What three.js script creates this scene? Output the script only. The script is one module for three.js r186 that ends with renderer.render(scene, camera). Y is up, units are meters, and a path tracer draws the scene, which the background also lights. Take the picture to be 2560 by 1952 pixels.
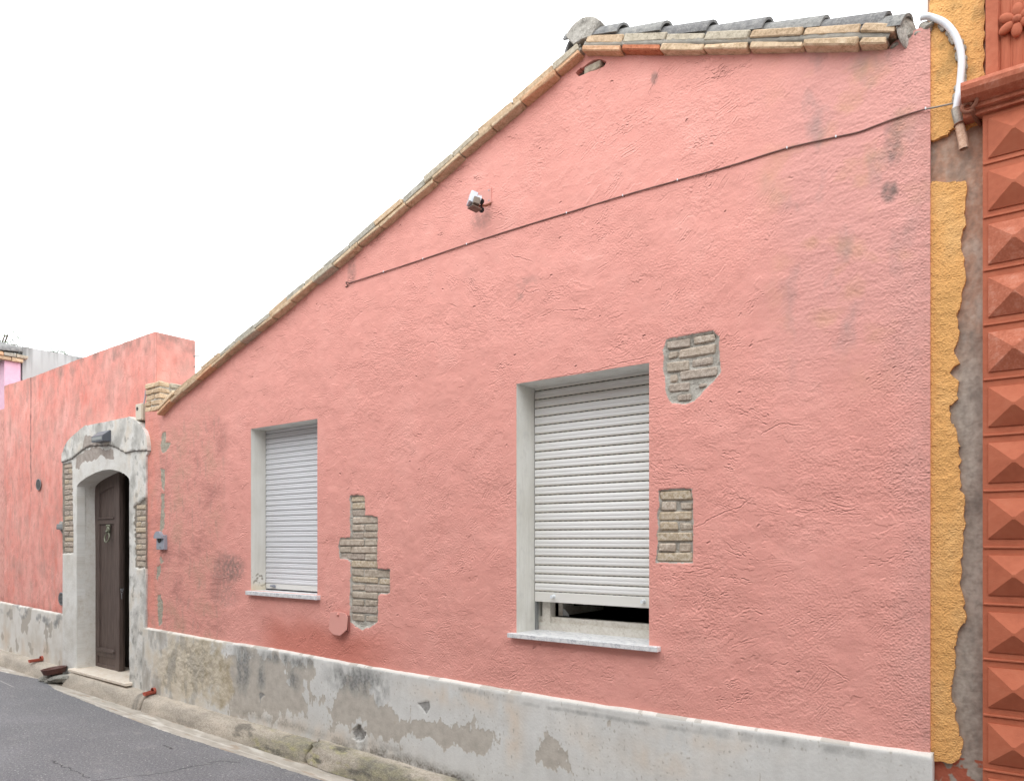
import * as THREE from 'three';
import { mergeGeometries } from 'three/addons/utils/BufferGeometryUtils.js';
import { RoundedBoxGeometry } from 'three/addons/geometries/RoundedBoxGeometry.js';

// ------------------------------------------------------------------ camera, sky, sun, exposure
const F = 1860, CX = 1280, HY = 1350, D = 4, EYE = 1.75;          // focal length and principal point in photo pixels, distance to the wall
const ANG = Math.atan2(2455, F), ca = Math.cos(ANG), sa = Math.sin(ANG);
const scene = new THREE.Scene();
const camera = new THREE.PerspectiveCamera(2 * Math.atan(976 / F) * 180 / Math.PI, 2560 / 1952, 0.05, 600);
camera.position.set(0, EYE, D);
camera.lookAt(-ca, EYE, D - sa);
camera.setViewOffset(2560, 1952, 0, -(HY - 976), 2560, 1952);
camera.updateProjectionMatrix();

const SKY = 2.6;
{
  const w = 64, h = 32, d = new Float32Array(w * h * 4);
  for (let j = 0; j < h; j++) for (let i = 0; i < w; i++) {
    const el = ((j + 0.5) / h - 0.5) * Math.PI, s = Math.max(0, Math.sin(el));
    const L = el < 0 ? SKY * 0.5 : SKY * (0.96 + 0.06 * s);
    const o = (j * w + i) * 4;
    d[o] = L * 0.98; d[o + 1] = L; d[o + 2] = L * 1.025; d[o + 3] = 1;
  }
  const t = new THREE.DataTexture(d, w, h, THREE.RGBAFormat, THREE.FloatType);
  t.mapping = THREE.EquirectangularReflectionMapping;
  t.magFilter = t.minFilter = THREE.LinearFilter; t.needsUpdate = true;
  scene.background = t; scene.environment = t;
}
const sun = new THREE.DirectionalLight(new THREE.Color(1, 0.99, 0.97), 0.5);
sun.position.set(-2, 13, 8); sun.target.position.set(-4, 1.5, 0);
sun.castShadow = true; sun.shadow.radius = 55; sun.shadow.mapSize.set(2048, 2048);
Object.assign(sun.shadow.camera, { left: -14, right: 14, top: 12, bottom: -12, near: 0.5, far: 50 });
scene.add(sun, sun.target);
const EXPOSURE = 1.0;

// ------------------------------------------------------------------ helpers
const mul = (a) => () => { a |= 0; a = a + 0x6D2B79F5 | 0; let t = Math.imul(a ^ a >>> 15, 1 | a); t = t + Math.imul(t ^ t >>> 7, 61 | t) ^ t; return ((t ^ t >>> 14) >>> 0) / 4294967296; };
let rnd = mul(7);
const rr = (a, b) => a + (b - a) * rnd();
const clamp = (x, a = 0, b = 1) => x < a ? a : x > b ? b : x;
const sm = (a, b, x) => { const t = clamp((x - a) / (b - a)); return t * t * (3 - 2 * t); };
const lerp = (a, b, t) => a + (b - a) * t;
const perm = new Uint8Array(1024);
{ const r = mul(99), p = [...Array(256).keys()]; for (let i = 255; i > 0; i--) { const j = Math.floor(r() * (i + 1)); [p[i], p[j]] = [p[j], p[i]]; } for (let i = 0; i < 1024; i++) perm[i] = p[i & 255]; }
const GX = new Float32Array(256), GY = new Float32Array(256);
for (let i = 0; i < 256; i++) { GX[i] = Math.cos(i * 2.399963) * 1.4; GY[i] = Math.sin(i * 2.399963) * 1.4; }
function pn(x, y) {
  const xf = Math.floor(x), yf = Math.floor(y), X = xf & 255, Y = yf & 255; x -= xf; y -= yf;
  const u = x * x * x * (x * (x * 6 - 15) + 10), v = y * y * y * (y * (y * 6 - 15) + 10);
  const a = perm[X] + Y, b = perm[X + 1] + Y, g0 = perm[a], g1 = perm[b], g2 = perm[a + 1], g3 = perm[b + 1];
  const n0 = GX[g0] * x + GY[g0] * y, n1 = GX[g1] * (x - 1) + GY[g1] * y, n2 = GX[g2] * x + GY[g2] * (y - 1), n3 = GX[g3] * (x - 1) + GY[g3] * (y - 1);
  const i0 = n0 + u * (n1 - n0), i1 = n2 + u * (n3 - n2); return i0 + v * (i1 - i0);
}
function fb(x, y, o = 4) { let s = 0, a = 0.5; for (let i = 0; i < o; i++) { s += a * pn(x, y); x = x * 2.03 + 17.3; y = y * 2.03 + 9.1; a *= 0.5; } return s * 1.25; }

// photo pixel -> point on the plane z, as [x, y]
function wp(u, v, z = 0) { const du = u - CX, t = (D - z) / (ca * du + sa * F); return [(sa * du - ca * F) * t, EYE + (HY - v) * t]; }
const wx = (u, z = 0) => wp(u, 1350, z)[0];
const zoomed = (u0, v0, s) => (x, y, z = 0) => wp(u0 + x / s, v0 + y / s, z);
// photo pixel -> point on the plane x
function xp(u, v, x) { const du = u - CX, t = x / (sa * du - ca * F); return [D - (ca * du + sa * F) * t, EYE + (HY - v) * t]; }
function poly(x, pts) { if (x <= pts[0][0]) return pts[0][1]; for (let i = 1; i < pts.length; i++) if (x <= pts[i][0]) { const a = pts[i - 1], b = pts[i]; return lerp(a[1], b[1], (x - a[0]) / (b[0] - a[0] || 1)); } return pts[pts.length - 1][1]; }
function inside(p, x, y) { let c = false; for (let i = 0, j = p.length - 1; i < p.length; j = i++) { const a = p[i], b = p[j]; if ((a[1] > y) !== (b[1] > y) && x < (b[0] - a[0]) * (y - a[1]) / (b[1] - a[1]) + a[0]) c = !c; } return c; }
function rough(p, step, amp, seed, closed = true) {                // a polygon with more points and an uneven edge
  const o = [], n = p.length, m = closed ? n : n - 1;
  for (let i = 0; i < m; i++) { const a = p[i], b = p[(i + 1) % n], l = Math.hypot(b[0] - a[0], b[1] - a[1]), k = Math.max(1, Math.round(l / step)); for (let q = 0; q < k; q++) { const t = q / k, x = lerp(a[0], b[0], t), y = lerp(a[1], b[1], t); o.push([x + amp * fb(x * 18 + seed, y * 18, 3) * 2, y + amp * fb(x * 18, y * 18 + seed + 50, 3) * 2]); } }
  if (!closed) o.push(p[n - 1]);
  return o;
}
function bounds(p) { let a = 1e9, b = 1e9, c = -1e9, d = -1e9; for (const [x, y] of p) { a = Math.min(a, x); b = Math.min(b, y); c = Math.max(c, x); d = Math.max(d, y); } return [a, b, c, d]; }
const mkMask = (p) => { const b = bounds(p); return (x, y) => x > b[0] && x < b[2] && y > b[1] && y < b[3] && inside(p, x, y); };

const used = {};
function numbered(n) { used[n] = (used[n] || 0) + 1; return used[n] === 1 ? n : n + '_' + String(used[n] - 1).padStart(3, '0'); }
function thing(name, label, category, group, pos) {
  const o = new THREE.Group(); o.name = numbered(name); o.userData = { label, category }; if (group) o.userData.group = group;
  if (pos) o.position.set(...pos); scene.add(o); return o;
}
function tag(o, label, category, group) { o.userData.label = label; o.userData.category = category; if (group) o.userData.group = group; return o; }
function mesh(name, g, m, parent) {
  const o = new THREE.Mesh(g, m); o.name = parent ? name : numbered(name); o.castShadow = o.receiveShadow = true; (parent || scene).add(o); return o;
}
function group(name, parent) { const o = new THREE.Group(); o.name = name; parent.add(o); return o; }
function struct(o) { o.userData.kind = 'structure'; return o; }
const place = (g, x, y, z, rx = 0, ry = 0, rz = 0) => g.applyMatrix4(new THREE.Matrix4().compose(new THREE.Vector3(x, y, z), new THREE.Quaternion().setFromEuler(new THREE.Euler(rx, ry, rz, 'ZYX')), new THREE.Vector3(1, 1, 1)));
const bare = (g) => { const o = g.index ? g.toNonIndexed() : g; for (const k of Object.keys(o.attributes)) if (!['position', 'normal', 'uv'].includes(k)) o.deleteAttribute(k); return o; };
const merge = (a) => mergeGeometries(a.map(bare));
function boxUV(g, s = 1, ox = 0, oy = 0) {
  g = bare(g); const p = g.attributes.position, n = g.attributes.normal, uv = new Float32Array(p.count * 2);
  for (let i = 0; i < p.count; i++) { const ax = Math.abs(n.getX(i)), ay = Math.abs(n.getY(i)), az = Math.abs(n.getZ(i)), x = p.getX(i), y = p.getY(i), z = p.getZ(i); let u, v; if (az >= ax && az >= ay) { u = x; v = y; } else if (ay >= ax) { u = x; v = z; } else { u = z; v = y; } uv[2 * i] = u * s + ox; uv[2 * i + 1] = v * s + oy; }
  g.setAttribute('uv', new THREE.BufferAttribute(uv, 2)); return g;
}
const box = (x0, x1, y0, y1, z0, z1) => boxUV(new THREE.BoxGeometry(x1 - x0, y1 - y0, z1 - z0).translate((x0 + x1) / 2, (y0 + y1) / 2, (z0 + z1) / 2));
const rbox = (w, h, d, r = 0.004, s = 2) => boxUV(new RoundedBoxGeometry(w, h, d, s, r));
function hull(verts, faces) {                                       // flat-shaded solid about its own centre
  const pos = [], A = new THREE.Vector3(), B = new THREE.Vector3(), C = new THREE.Vector3(), N = new THREE.Vector3();
  const c = verts.reduce((s, v) => s.add(v), new THREE.Vector3()).divideScalar(verts.length);
  for (const f of faces) for (let i = 1; i < f.length - 1; i++) {
    let t = [verts[f[0]], verts[f[i]], verts[f[i + 1]]]; A.copy(t[1]).sub(t[0]); B.copy(t[2]).sub(t[0]); N.crossVectors(A, B); C.copy(t[0]).add(t[1]).add(t[2]).divideScalar(3).sub(c);
    if (N.dot(C) < 0) t = [t[0], t[2], t[1]];
    for (const v of t) pos.push(v.x, v.y, v.z);
  }
  const g = new THREE.BufferGeometry(); g.setAttribute('position', new THREE.Float32BufferAttribute(pos, 3)); g.computeVertexNormals(); return g;
}
function brickGeo(l, h, d, c = 0.006, j = 0.004) {                  // a worn brick: chamfered, uneven corners, 44 triangles
  const v = [], id = {}; let k = 0;
  for (const sx of [-1, 1]) for (const sy of [-1, 1]) for (const sz of [-1, 1]) {
    const q = [rr(-j, j), rr(-j, j) * 0.7, rr(-j, j) * 0.6], cc = c * rr(0.5, 1.7), X = sx * l / 2 + q[0], Y = sy * h / 2 + q[1], Z = sz * d / 2 + q[2];
    v.push(new THREE.Vector3(X, Y - sy * cc, Z - sz * cc), new THREE.Vector3(X - sx * cc, Y, Z - sz * cc), new THREE.Vector3(X - sx * cc, Y - sy * cc, Z));
    id[[sx, sy, sz]] = k; k += 3;
  }
  const at = (sx, sy, sz, a) => id[[sx, sy, sz]] + a, f = [], S = [-1, 1];
  for (const s of S) { f.push([at(s, -1, -1, 0), at(s, 1, -1, 0), at(s, 1, 1, 0), at(s, -1, 1, 0)], [at(-1, s, -1, 1), at(1, s, -1, 1), at(1, s, 1, 1), at(-1, s, 1, 1)], [at(-1, -1, s, 2), at(1, -1, s, 2), at(1, 1, s, 2), at(-1, 1, s, 2)]); }
  for (const a of S) for (const b of S) {
    f.push([at(a, b, -1, 0), at(a, b, 1, 0), at(a, b, 1, 1), at(a, b, -1, 1)], [at(a, -1, b, 0), at(a, 1, b, 0), at(a, 1, b, 2), at(a, -1, b, 2)], [at(-1, a, b, 1), at(1, a, b, 1), at(1, a, b, 2), at(-1, a, b, 2)]);
    for (const s of S) f.push([at(a, b, s, 0), at(a, b, s, 1), at(a, b, s, 2)]);
  }
  return boxUV(hull(v, f), 1, rnd() * 3, rnd() * 3);
}
function tube(pts, r, seg = 40, rs = 8) { return bare(new THREE.TubeGeometry(new THREE.CatmullRomCurve3(pts.map((p) => new THREE.Vector3(...p))), seg, r, rs, false)); }

// textures
const hex = (h) => [h >> 16 & 255, h >> 8 & 255, h & 255];
const mixc = (a, b, t) => [a[0] + (b[0] - a[0]) * t, a[1] + (b[1] - a[1]) * t, a[2] + (b[2] - a[2]) * t];
function colorTex(W, H, fn, wrap = THREE.ClampToEdgeWrapping) {
  const d = new Uint8Array(W * H * 4);
  for (let j = 0; j < H; j++) for (let i = 0; i < W; i++) { const c = fn(i, j), o = (j * W + i) * 4; d[o] = clamp(c[0], 0, 255); d[o + 1] = clamp(c[1], 0, 255); d[o + 2] = clamp(c[2], 0, 255); d[o + 3] = 255; }
  const t = new THREE.DataTexture(d, W, H); t.colorSpace = THREE.SRGBColorSpace; t.magFilter = t.minFilter = THREE.LinearFilter; t.wrapS = t.wrapT = wrap; t.needsUpdate = true; return t;
}
function heightTex(W, H, a, wrap = THREE.ClampToEdgeWrapping) {     // heights in metres, bumpScale 1
  const d = new Float32Array(W * H * 4); for (let i = 0; i < W * H; i++) { const v = 0.05 + a[i]; d[4 * i] = d[4 * i + 1] = d[4 * i + 2] = v; d[4 * i + 3] = 1; }
  const t = new THREE.DataTexture(d, W, H, THREE.RGBAFormat, THREE.FloatType); t.magFilter = t.minFilter = THREE.LinearFilter; t.wrapS = t.wrapT = wrap; t.needsUpdate = true; return t;
}
class Field {
  constructor(x0, y0, w, h, W) { Object.assign(this, { x0, y0, w, h, W, H: Math.round(W * h / w) }); this.px = w / W; this.a = new Float32Array(this.W * this.H); }
  fill(fn) { const { W, H, a, px, x0, y0 } = this; for (let j = 0; j < H; j++) for (let i = 0; i < W; i++) a[j * W + i] = fn(x0 + (i + 0.5) * px, y0 + (j + 0.5) * px, j * W + i); return this; }
  at(x, y, a = this.a) { const { W, H } = this, fx = clamp((x - this.x0) / this.px - 0.5, 0, W - 1.001), fy = clamp((y - this.y0) / this.px - 0.5, 0, H - 1.001), i = Math.floor(fx), j = Math.floor(fy), u = fx - i, v = fy - j, o = j * W + i; return (a[o] * (1 - u) + a[o + 1] * u) * (1 - v) + (a[o + W] * (1 - u) + a[o + W + 1] * u) * v; }
  blur(r, passes = 2) {
    const { W, H } = this; let s = Float32Array.from(this.a), t = new Float32Array(W * H); const n = 2 * r + 1;
    for (let p = 0; p < passes; p++) {
      for (let j = 0; j < H; j++) { let q = 0; for (let i = -r; i <= r; i++) q += s[j * W + clamp(i, 0, W - 1)]; for (let i = 0; i < W; i++) { t[j * W + i] = q / n; q += s[j * W + Math.min(W - 1, i + r + 1)] - s[j * W + Math.max(0, i - r)]; } }
      for (let i = 0; i < W; i++) { let q = 0; for (let j = -r; j <= r; j++) q += t[clamp(j, 0, H - 1) * W + i]; for (let j = 0; j < H; j++) { s[j * W + i] = q / n; q += t[Math.min(H - 1, j + r + 1) * W + i] - t[Math.max(0, j - r) * W + i]; } }
    } return s;
  }
  stroke(x, y, len, wid, ang, bend, lift, ridge, stri, seed) {      // one pull of the trowel
    const { W, H, a, px } = this, c = Math.cos(ang), s = Math.sin(ang), R = len / 2 + wid, ci = (x - this.x0) / px, cj = (y - this.y0) / px, k = Math.ceil(R / px);
    const base = this.at(x, y);
    for (let j = Math.max(0, Math.floor(cj - k)); j < Math.min(H, cj + k); j++) for (let i = Math.max(0, Math.floor(ci - k)); i < Math.min(W, ci + k); i++) {
      const dx = (i - ci) * px, dy = (j - cj) * px, q1 = pn((x + dx) * 26, (y + dy) * 26), q2 = pn((x + dx) * 55 + 40, (y + dy) * 55), S = dx * c + dy * s + len * 0.28 * q1, T = -dx * s + dy * c - bend * S * S + wid * (0.35 * q2 + 0.25 * q1); const es = Math.abs(S) / (len / 2), et = T / (wid / 2);
      if (es > 1.25 || Math.abs(et) > 1.7) continue;
      const w = sm(1.1, 0.45, es) * sm(1.1, 0.7, Math.abs(et)), o = j * W + i;
      if (w > 0) a[o] = lerp(a[o], base + lift + stri * pn(T * 260 + seed, S * 9), w * 0.88);
      const e = (et - 1) * 3.2; if (e > -2 && e < 2) a[o] += ridge * sm(1.1, 0.2, es) * Math.exp(-e * e * 2) * (0.6 + 0.8 * pn(S * 40, seed));
    }
  }
  nick(x, y, len, wid, ang, depth, lip) {                           // a short dent or crack with a lip
    const { W, H, a, px } = this, c = Math.cos(ang), s = Math.sin(ang), R = len / 2 + wid * 2, ci = (x - this.x0) / px, cj = (y - this.y0) / px, k = Math.ceil(R / px), b = rr(-14, 14) * Math.min(1, 0.03 / len);
    for (let j = Math.max(0, Math.floor(cj - k)); j <= Math.min(H - 1, cj + k); j++) for (let i = Math.max(0, Math.floor(ci - k)); i <= Math.min(W - 1, ci + k); i++) {
      const dx = (i - ci) * px, dy = (j - cj) * px, S = dx * c + dy * s, T = -dx * s + dy * c - b * S * S + 0.003 * pn(S * 90, x * 50), w = sm(1, 0.6, Math.abs(S) / (len / 2)); if (!w) continue;
      const q = T / wid; a[j * W + i] += w * (-depth * Math.exp(-q * q * 3) + lip * Math.exp(-(q - 1.3) * (q - 1.3) * 2));
    }
  }
  uv(t) { return t; }
}
const plainHeight = (W, px, fn) => { const a = new Float32Array(W * W); for (let j = 0; j < W; j++) for (let i = 0; i < W; i++) a[j * W + i] = fn(i * px, j * px); return a; };

// a relief sheet over the plane z = const: grid cut along polygons, with an edge that runs back to `skirt`
function sheet({ x0, x1, y0, y1, step, keep, z, snap = [], skirt = null, fx = [], fy = [], field, eps = 0 }) {
  const line = (a, b, fix) => { const n = Math.round((b - a) / step), o = []; for (let i = 0; i <= n; i++) o.push(lerp(a, b, i / n)); for (const f of fix) { let k = 0; for (let i = 1; i < o.length; i++) if (Math.abs(o[i] - f) < Math.abs(o[k] - f)) k = i; o[k] = f; } return o; };
  const xs = line(x0, x1, fx), ys = line(y0, y1, fy), nx = xs.length, ny = ys.length, X = new Float32Array(nx * ny), Y = new Float32Array(nx * ny), B = new Float32Array(nx * ny).fill(0.6 * step), onEdge = new Uint8Array(nx * ny);
  for (let j = 0; j < ny; j++) for (let i = 0; i < nx; i++) { X[j * nx + i] = xs[i]; Y[j * nx + i] = ys[j]; }
  const OX = X.slice(), OY = Y.slice();
  snap.forEach(({ p, closed = true, free }, si) => {
    const n = p.length, m = closed ? n : n - 1;
    for (let s = 0; s < m; s++) {
      const a = p[s], b = p[(s + 1) % n], dx = b[0] - a[0], dy = b[1] - a[1], L = dx * dx + dy * dy || 1e-12;
      const i0 = Math.floor((Math.min(a[0], b[0]) - x0) / step) - 1, i1 = Math.ceil((Math.max(a[0], b[0]) - x0) / step) + 1, j0 = Math.floor((Math.min(a[1], b[1]) - y0) / step) - 1, j1 = Math.ceil((Math.max(a[1], b[1]) - y0) / step) + 1;
      for (let j = Math.max(0, j0); j <= Math.min(ny - 1, j1); j++) for (let i = Math.max(0, i0); i <= Math.min(nx - 1, i1); i++) {
        const o = j * nx + i, t = clamp(((OX[o] - a[0]) * dx + (OY[o] - a[1]) * dy) / L), qx = a[0] + dx * t, qy = a[1] + dy * t, d = Math.hypot(OX[o] - qx, OY[o] - qy);
        if (d < B[o]) { B[o] = d; X[o] = qx; Y[o] = qy; onEdge[o] = free ? 0 : si + 1; }
      }
    }
  });
  const idx = [], tri = (a, b, c) => { const ar = (X[b] - X[a]) * (Y[c] - Y[a]) - (X[c] - X[a]) * (Y[b] - Y[a]); if (ar < step * step * 0.01) return; if (keep((X[a] + X[b] + X[c]) / 3, (Y[a] + Y[b] + Y[c]) / 3)) idx.push(a, b, c); };
  for (let j = 0; j < ny - 1; j++) for (let i = 0; i < nx - 1; i++) { const a = j * nx + i, b = a + 1, c = a + nx, d = c + 1; if ((i + j) & 1) { tri(a, b, d); tri(a, d, c); } else { tri(a, b, c); tri(b, d, c); } }
  const map = new Int32Array(nx * ny).fill(-1), pos = [], uv = [], out = [];
  for (const v of idx) { if (map[v] < 0) { map[v] = pos.length / 3; pos.push(X[v], Y[v], z(X[v], Y[v], onEdge[v])); uv.push((X[v] - field.x0) / field.w, (Y[v] - field.y0) / (field.H * field.px)); } out.push(map[v]); }
  const g = new THREE.BufferGeometry(); g.setAttribute('position', new THREE.Float32BufferAttribute(pos, 3)); g.setAttribute('uv', new THREE.Float32BufferAttribute(uv, 2)); g.setIndex(out); g.computeVertexNormals();
  if (skirt === null) return g;
  const cnt = new Map(), N = pos.length / 3;
  for (let i = 0; i < out.length; i += 3) for (let k = 0; k < 3; k++) { const a = out[i + k], b = out[i + (k + 1) % 3]; const r = cnt.get(b * N + a); if (r) cnt.delete(b * N + a); else cnt.set(a * N + b, 1); }
  const sp = [], su = [];
  for (const key of cnt.keys()) {
    const a = Math.floor(key / N), b = key % N, A = [pos[3 * a], pos[3 * a + 1], pos[3 * a + 2]], Bp = [pos[3 * b], pos[3 * b + 1], pos[3 * b + 2]], A2 = [A[0], A[1], skirt], B2 = [Bp[0], Bp[1], skirt];
    for (const [q, w] of [[A, a], [A2, a], [Bp, b], [Bp, b], [A2, a], [B2, b]]) { sp.push(...q); su.push(uv[2 * w], uv[2 * w + 1]); }
  }
  const s = new THREE.BufferGeometry(); s.setAttribute('position', new THREE.Float32BufferAttribute(sp, 3)); s.setAttribute('uv', new THREE.Float32BufferAttribute(su, 2)); s.computeVertexNormals();
  return mergeGeometries([bare(g), s]);
}
const std = (o) => new THREE.MeshStandardMaterial(Object.assign({ roughness: 0.9, metalness: 0 }, o));
const rgb = (r, g, b) => new THREE.Color().setRGB(r / 255, g / 255, b / 255, THREE.SRGBColorSpace);

// ------------------------------------------------------------------ shared materials
const noiseH = heightTex(256, 256, (() => { const W = 256, a = new Float32Array(W * W); for (let j = 0; j < W; j++) for (let i = 0; i < W; i++) { const x = i / W, y = j / W; let s = 0; for (const [f, m] of [[8, 0.5], [16, 0.4], [32, 0.3], [64, 0.2]]) { const X = x * f, Y = y * f, w = (p, q) => pn(p % f + 300, q % f + 300); const u = x, v = y; s += m * ((w(X, Y) * (1 - u) + w(X - f + 2 * f, Y) * u) * (1 - v) + (w(X, Y) * (1 - u) + w(X, Y) * u) * v); } a[j * W + i] = s * 0.0012; } return a; })(), THREE.RepeatWrapping);
function grainTex(base, dark, light, amp = 1, W = 256, f = 1) {      // tileable mottled mineral colour, one metre per tile
  const b = hex(base), d = hex(dark), l = hex(light), ox = rnd() * 90;
  const per = (x, y, k) => { const a = pn(x * k + ox, y * k), c = pn((x - 1) * k + ox, y * k), e = pn(x * k + ox, (y - 1) * k), g = pn((x - 1) * k + ox, (y - 1) * k); return (a * (1 - x) + c * x) * (1 - y) + (e * (1 - x) + g * x) * y; };
  return colorTex(W, W, (i, j) => { const x = i / W, y = j / W, n = per(x, y, 6 * f) * 0.9 + per(x, y, 17 * f) * 0.8 + per(x, y, 50 * f) * 0.7; const t = n * amp; return t > 0 ? mixc(b, l, clamp(t)) : mixc(b, d, clamp(-t)); }, THREE.RepeatWrapping);
}
const metric = (t, s) => { const c = t.clone(); c.repeat.set(s, s); c.needsUpdate = true; return c; };
const bumpN = metric(noiseH, 2.5);
const mineral = (base, dark, light, amp = 1, s = 2.2, rough = 0.93, bs = 1) => std({ map: metric(grainTex(base, dark, light, amp), s), bumpMap: bumpN, bumpScale: bs, roughness: rough });
const M = {
  mortar: mineral(0xA9A49B, 0x77736C, 0xC9C5BC, 1.1, 2.5, 0.95, 2.2),
  mortarWarm: mineral(0xB6AFA3, 0x8A847A, 0xD6D1C6, 1.0, 3, 0.95, 2),
  brickBeige: [0xB9A998, 0xB3A594, 0xBFAE96, 0xAFA092].map((c, i) => mineral(c, [0x8C7D70, 0x877b70, 0x968369, 0x7d726a][i], 0xD8D0C5, 1.0, 5 + i, 0.94, 1.6)),
  brickTan: [0xD2B797, 0xC4AA8C, 0xBBB09C, 0xADA89B, 0xD0A480].map((c, i) => mineral(c, [0xA08768, 0x957E64, 0x8a8171, 0x807c72, 0xa57a58][i], [0xE6D2B5, 0xDDC7AA, 0xD3CAB8, 0xCAC5BA, 0xE3BE9F][i], 0.95, 4 + i * 0.7, 0.94, 2)),
  brickRed: mineral(0xB9714F, 0x8A4D35, 0xCB9070, 1, 5, 0.93, 1.5),
  tile: [0x807F7E, 0x8B8A87, 0x767575].map((c, i) => mineral(c, 0x5c5c5b, 0xA8A69E, 0.9, 4 + i, 0.95, 2)),
  white: mineral(0xDEDDD7, 0xCFCCC4, 0xE6E5E1, 0.8, 1.4, 0.85, 0.5),
  interior: std({ color: rgb(96, 88, 80), roughness: 0.95 }),
  woodWhite: mineral(0xD2CDC3, 0xAFA597, 0xDEDBD3, 0.9, 3, 0.7, 0.6),
  marble: std({ map: metric(grainTex(0xDCDCDC, 0xA9ABB2, 0xEFEFEE, 1.0), 3.2), roughness: 0.42 }),
  threshold: std({ map: metric(grainTex(0xE2D6C6, 0xCDB99F, 0xEBE4D9, 0.8), 1.6), roughness: 0.6 }),
  door: std({ map: (() => { const t = colorTex(128, 512, (i, j) => { const n = pn(i * 0.35, j * 0.012) * 0.9 + pn(i * 0.9, j * 0.03) * 0.5 + pn(i * 0.1, j * 0.02) * 0.4; return mixc(hex(0x5C4E48), n > 0 ? hex(0x6E5E57) : hex(0x493E39), clamp(Math.abs(n))); }, THREE.RepeatWrapping); t.repeat.set(2, 0.6); return t; })(), roughness: 0.55 }),
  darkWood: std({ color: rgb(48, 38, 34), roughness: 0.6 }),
  bronze: std({ color: rgb(132, 134, 116), roughness: 0.5, metalness: 0.55 }),
  steel: std({ color: rgb(150, 152, 156), roughness: 0.4, metalness: 0.8 }),
  greyMetal: std({ color: rgb(140, 142, 142), roughness: 0.5, metalness: 0.35 }),
  greyPlastic: std({ color: rgb(152, 156, 166), roughness: 0.55 }),
  black: std({ color: rgb(32, 32, 33), roughness: 0.6 }),
  lampGrey: std({ color: rgb(92, 96, 104), roughness: 0.4, metalness: 0.4 }),
  lampGlass: std({ color: rgb(146, 150, 148), roughness: 0.25 }),
  cream: std({ color: rgb(214, 203, 184), roughness: 0.6 }),
  rust: mineral(0x8E5A45, 0x5E3B2E, 0xAF7A62, 1, 9, 0.85, 0.8),
  pvcRed: std({ color: rgb(170, 84, 66), roughness: 0.55 }),
  pvcWhite: std({ color: rgb(228, 232, 236), roughness: 0.35 }),
  bowl: mineral(0x5E3A32, 0x432a26, 0x7b544a, 0.8, 6, 0.5, 0.3),
  cable: std({ color: rgb(126, 92, 84), roughness: 0.7 }),
  cableGrey: std({ color: rgb(150, 144, 136), roughness: 0.7 }),
  pinkPaint: std({ color: rgb(214, 152, 141), roughness: 0.75 }),
};

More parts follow.
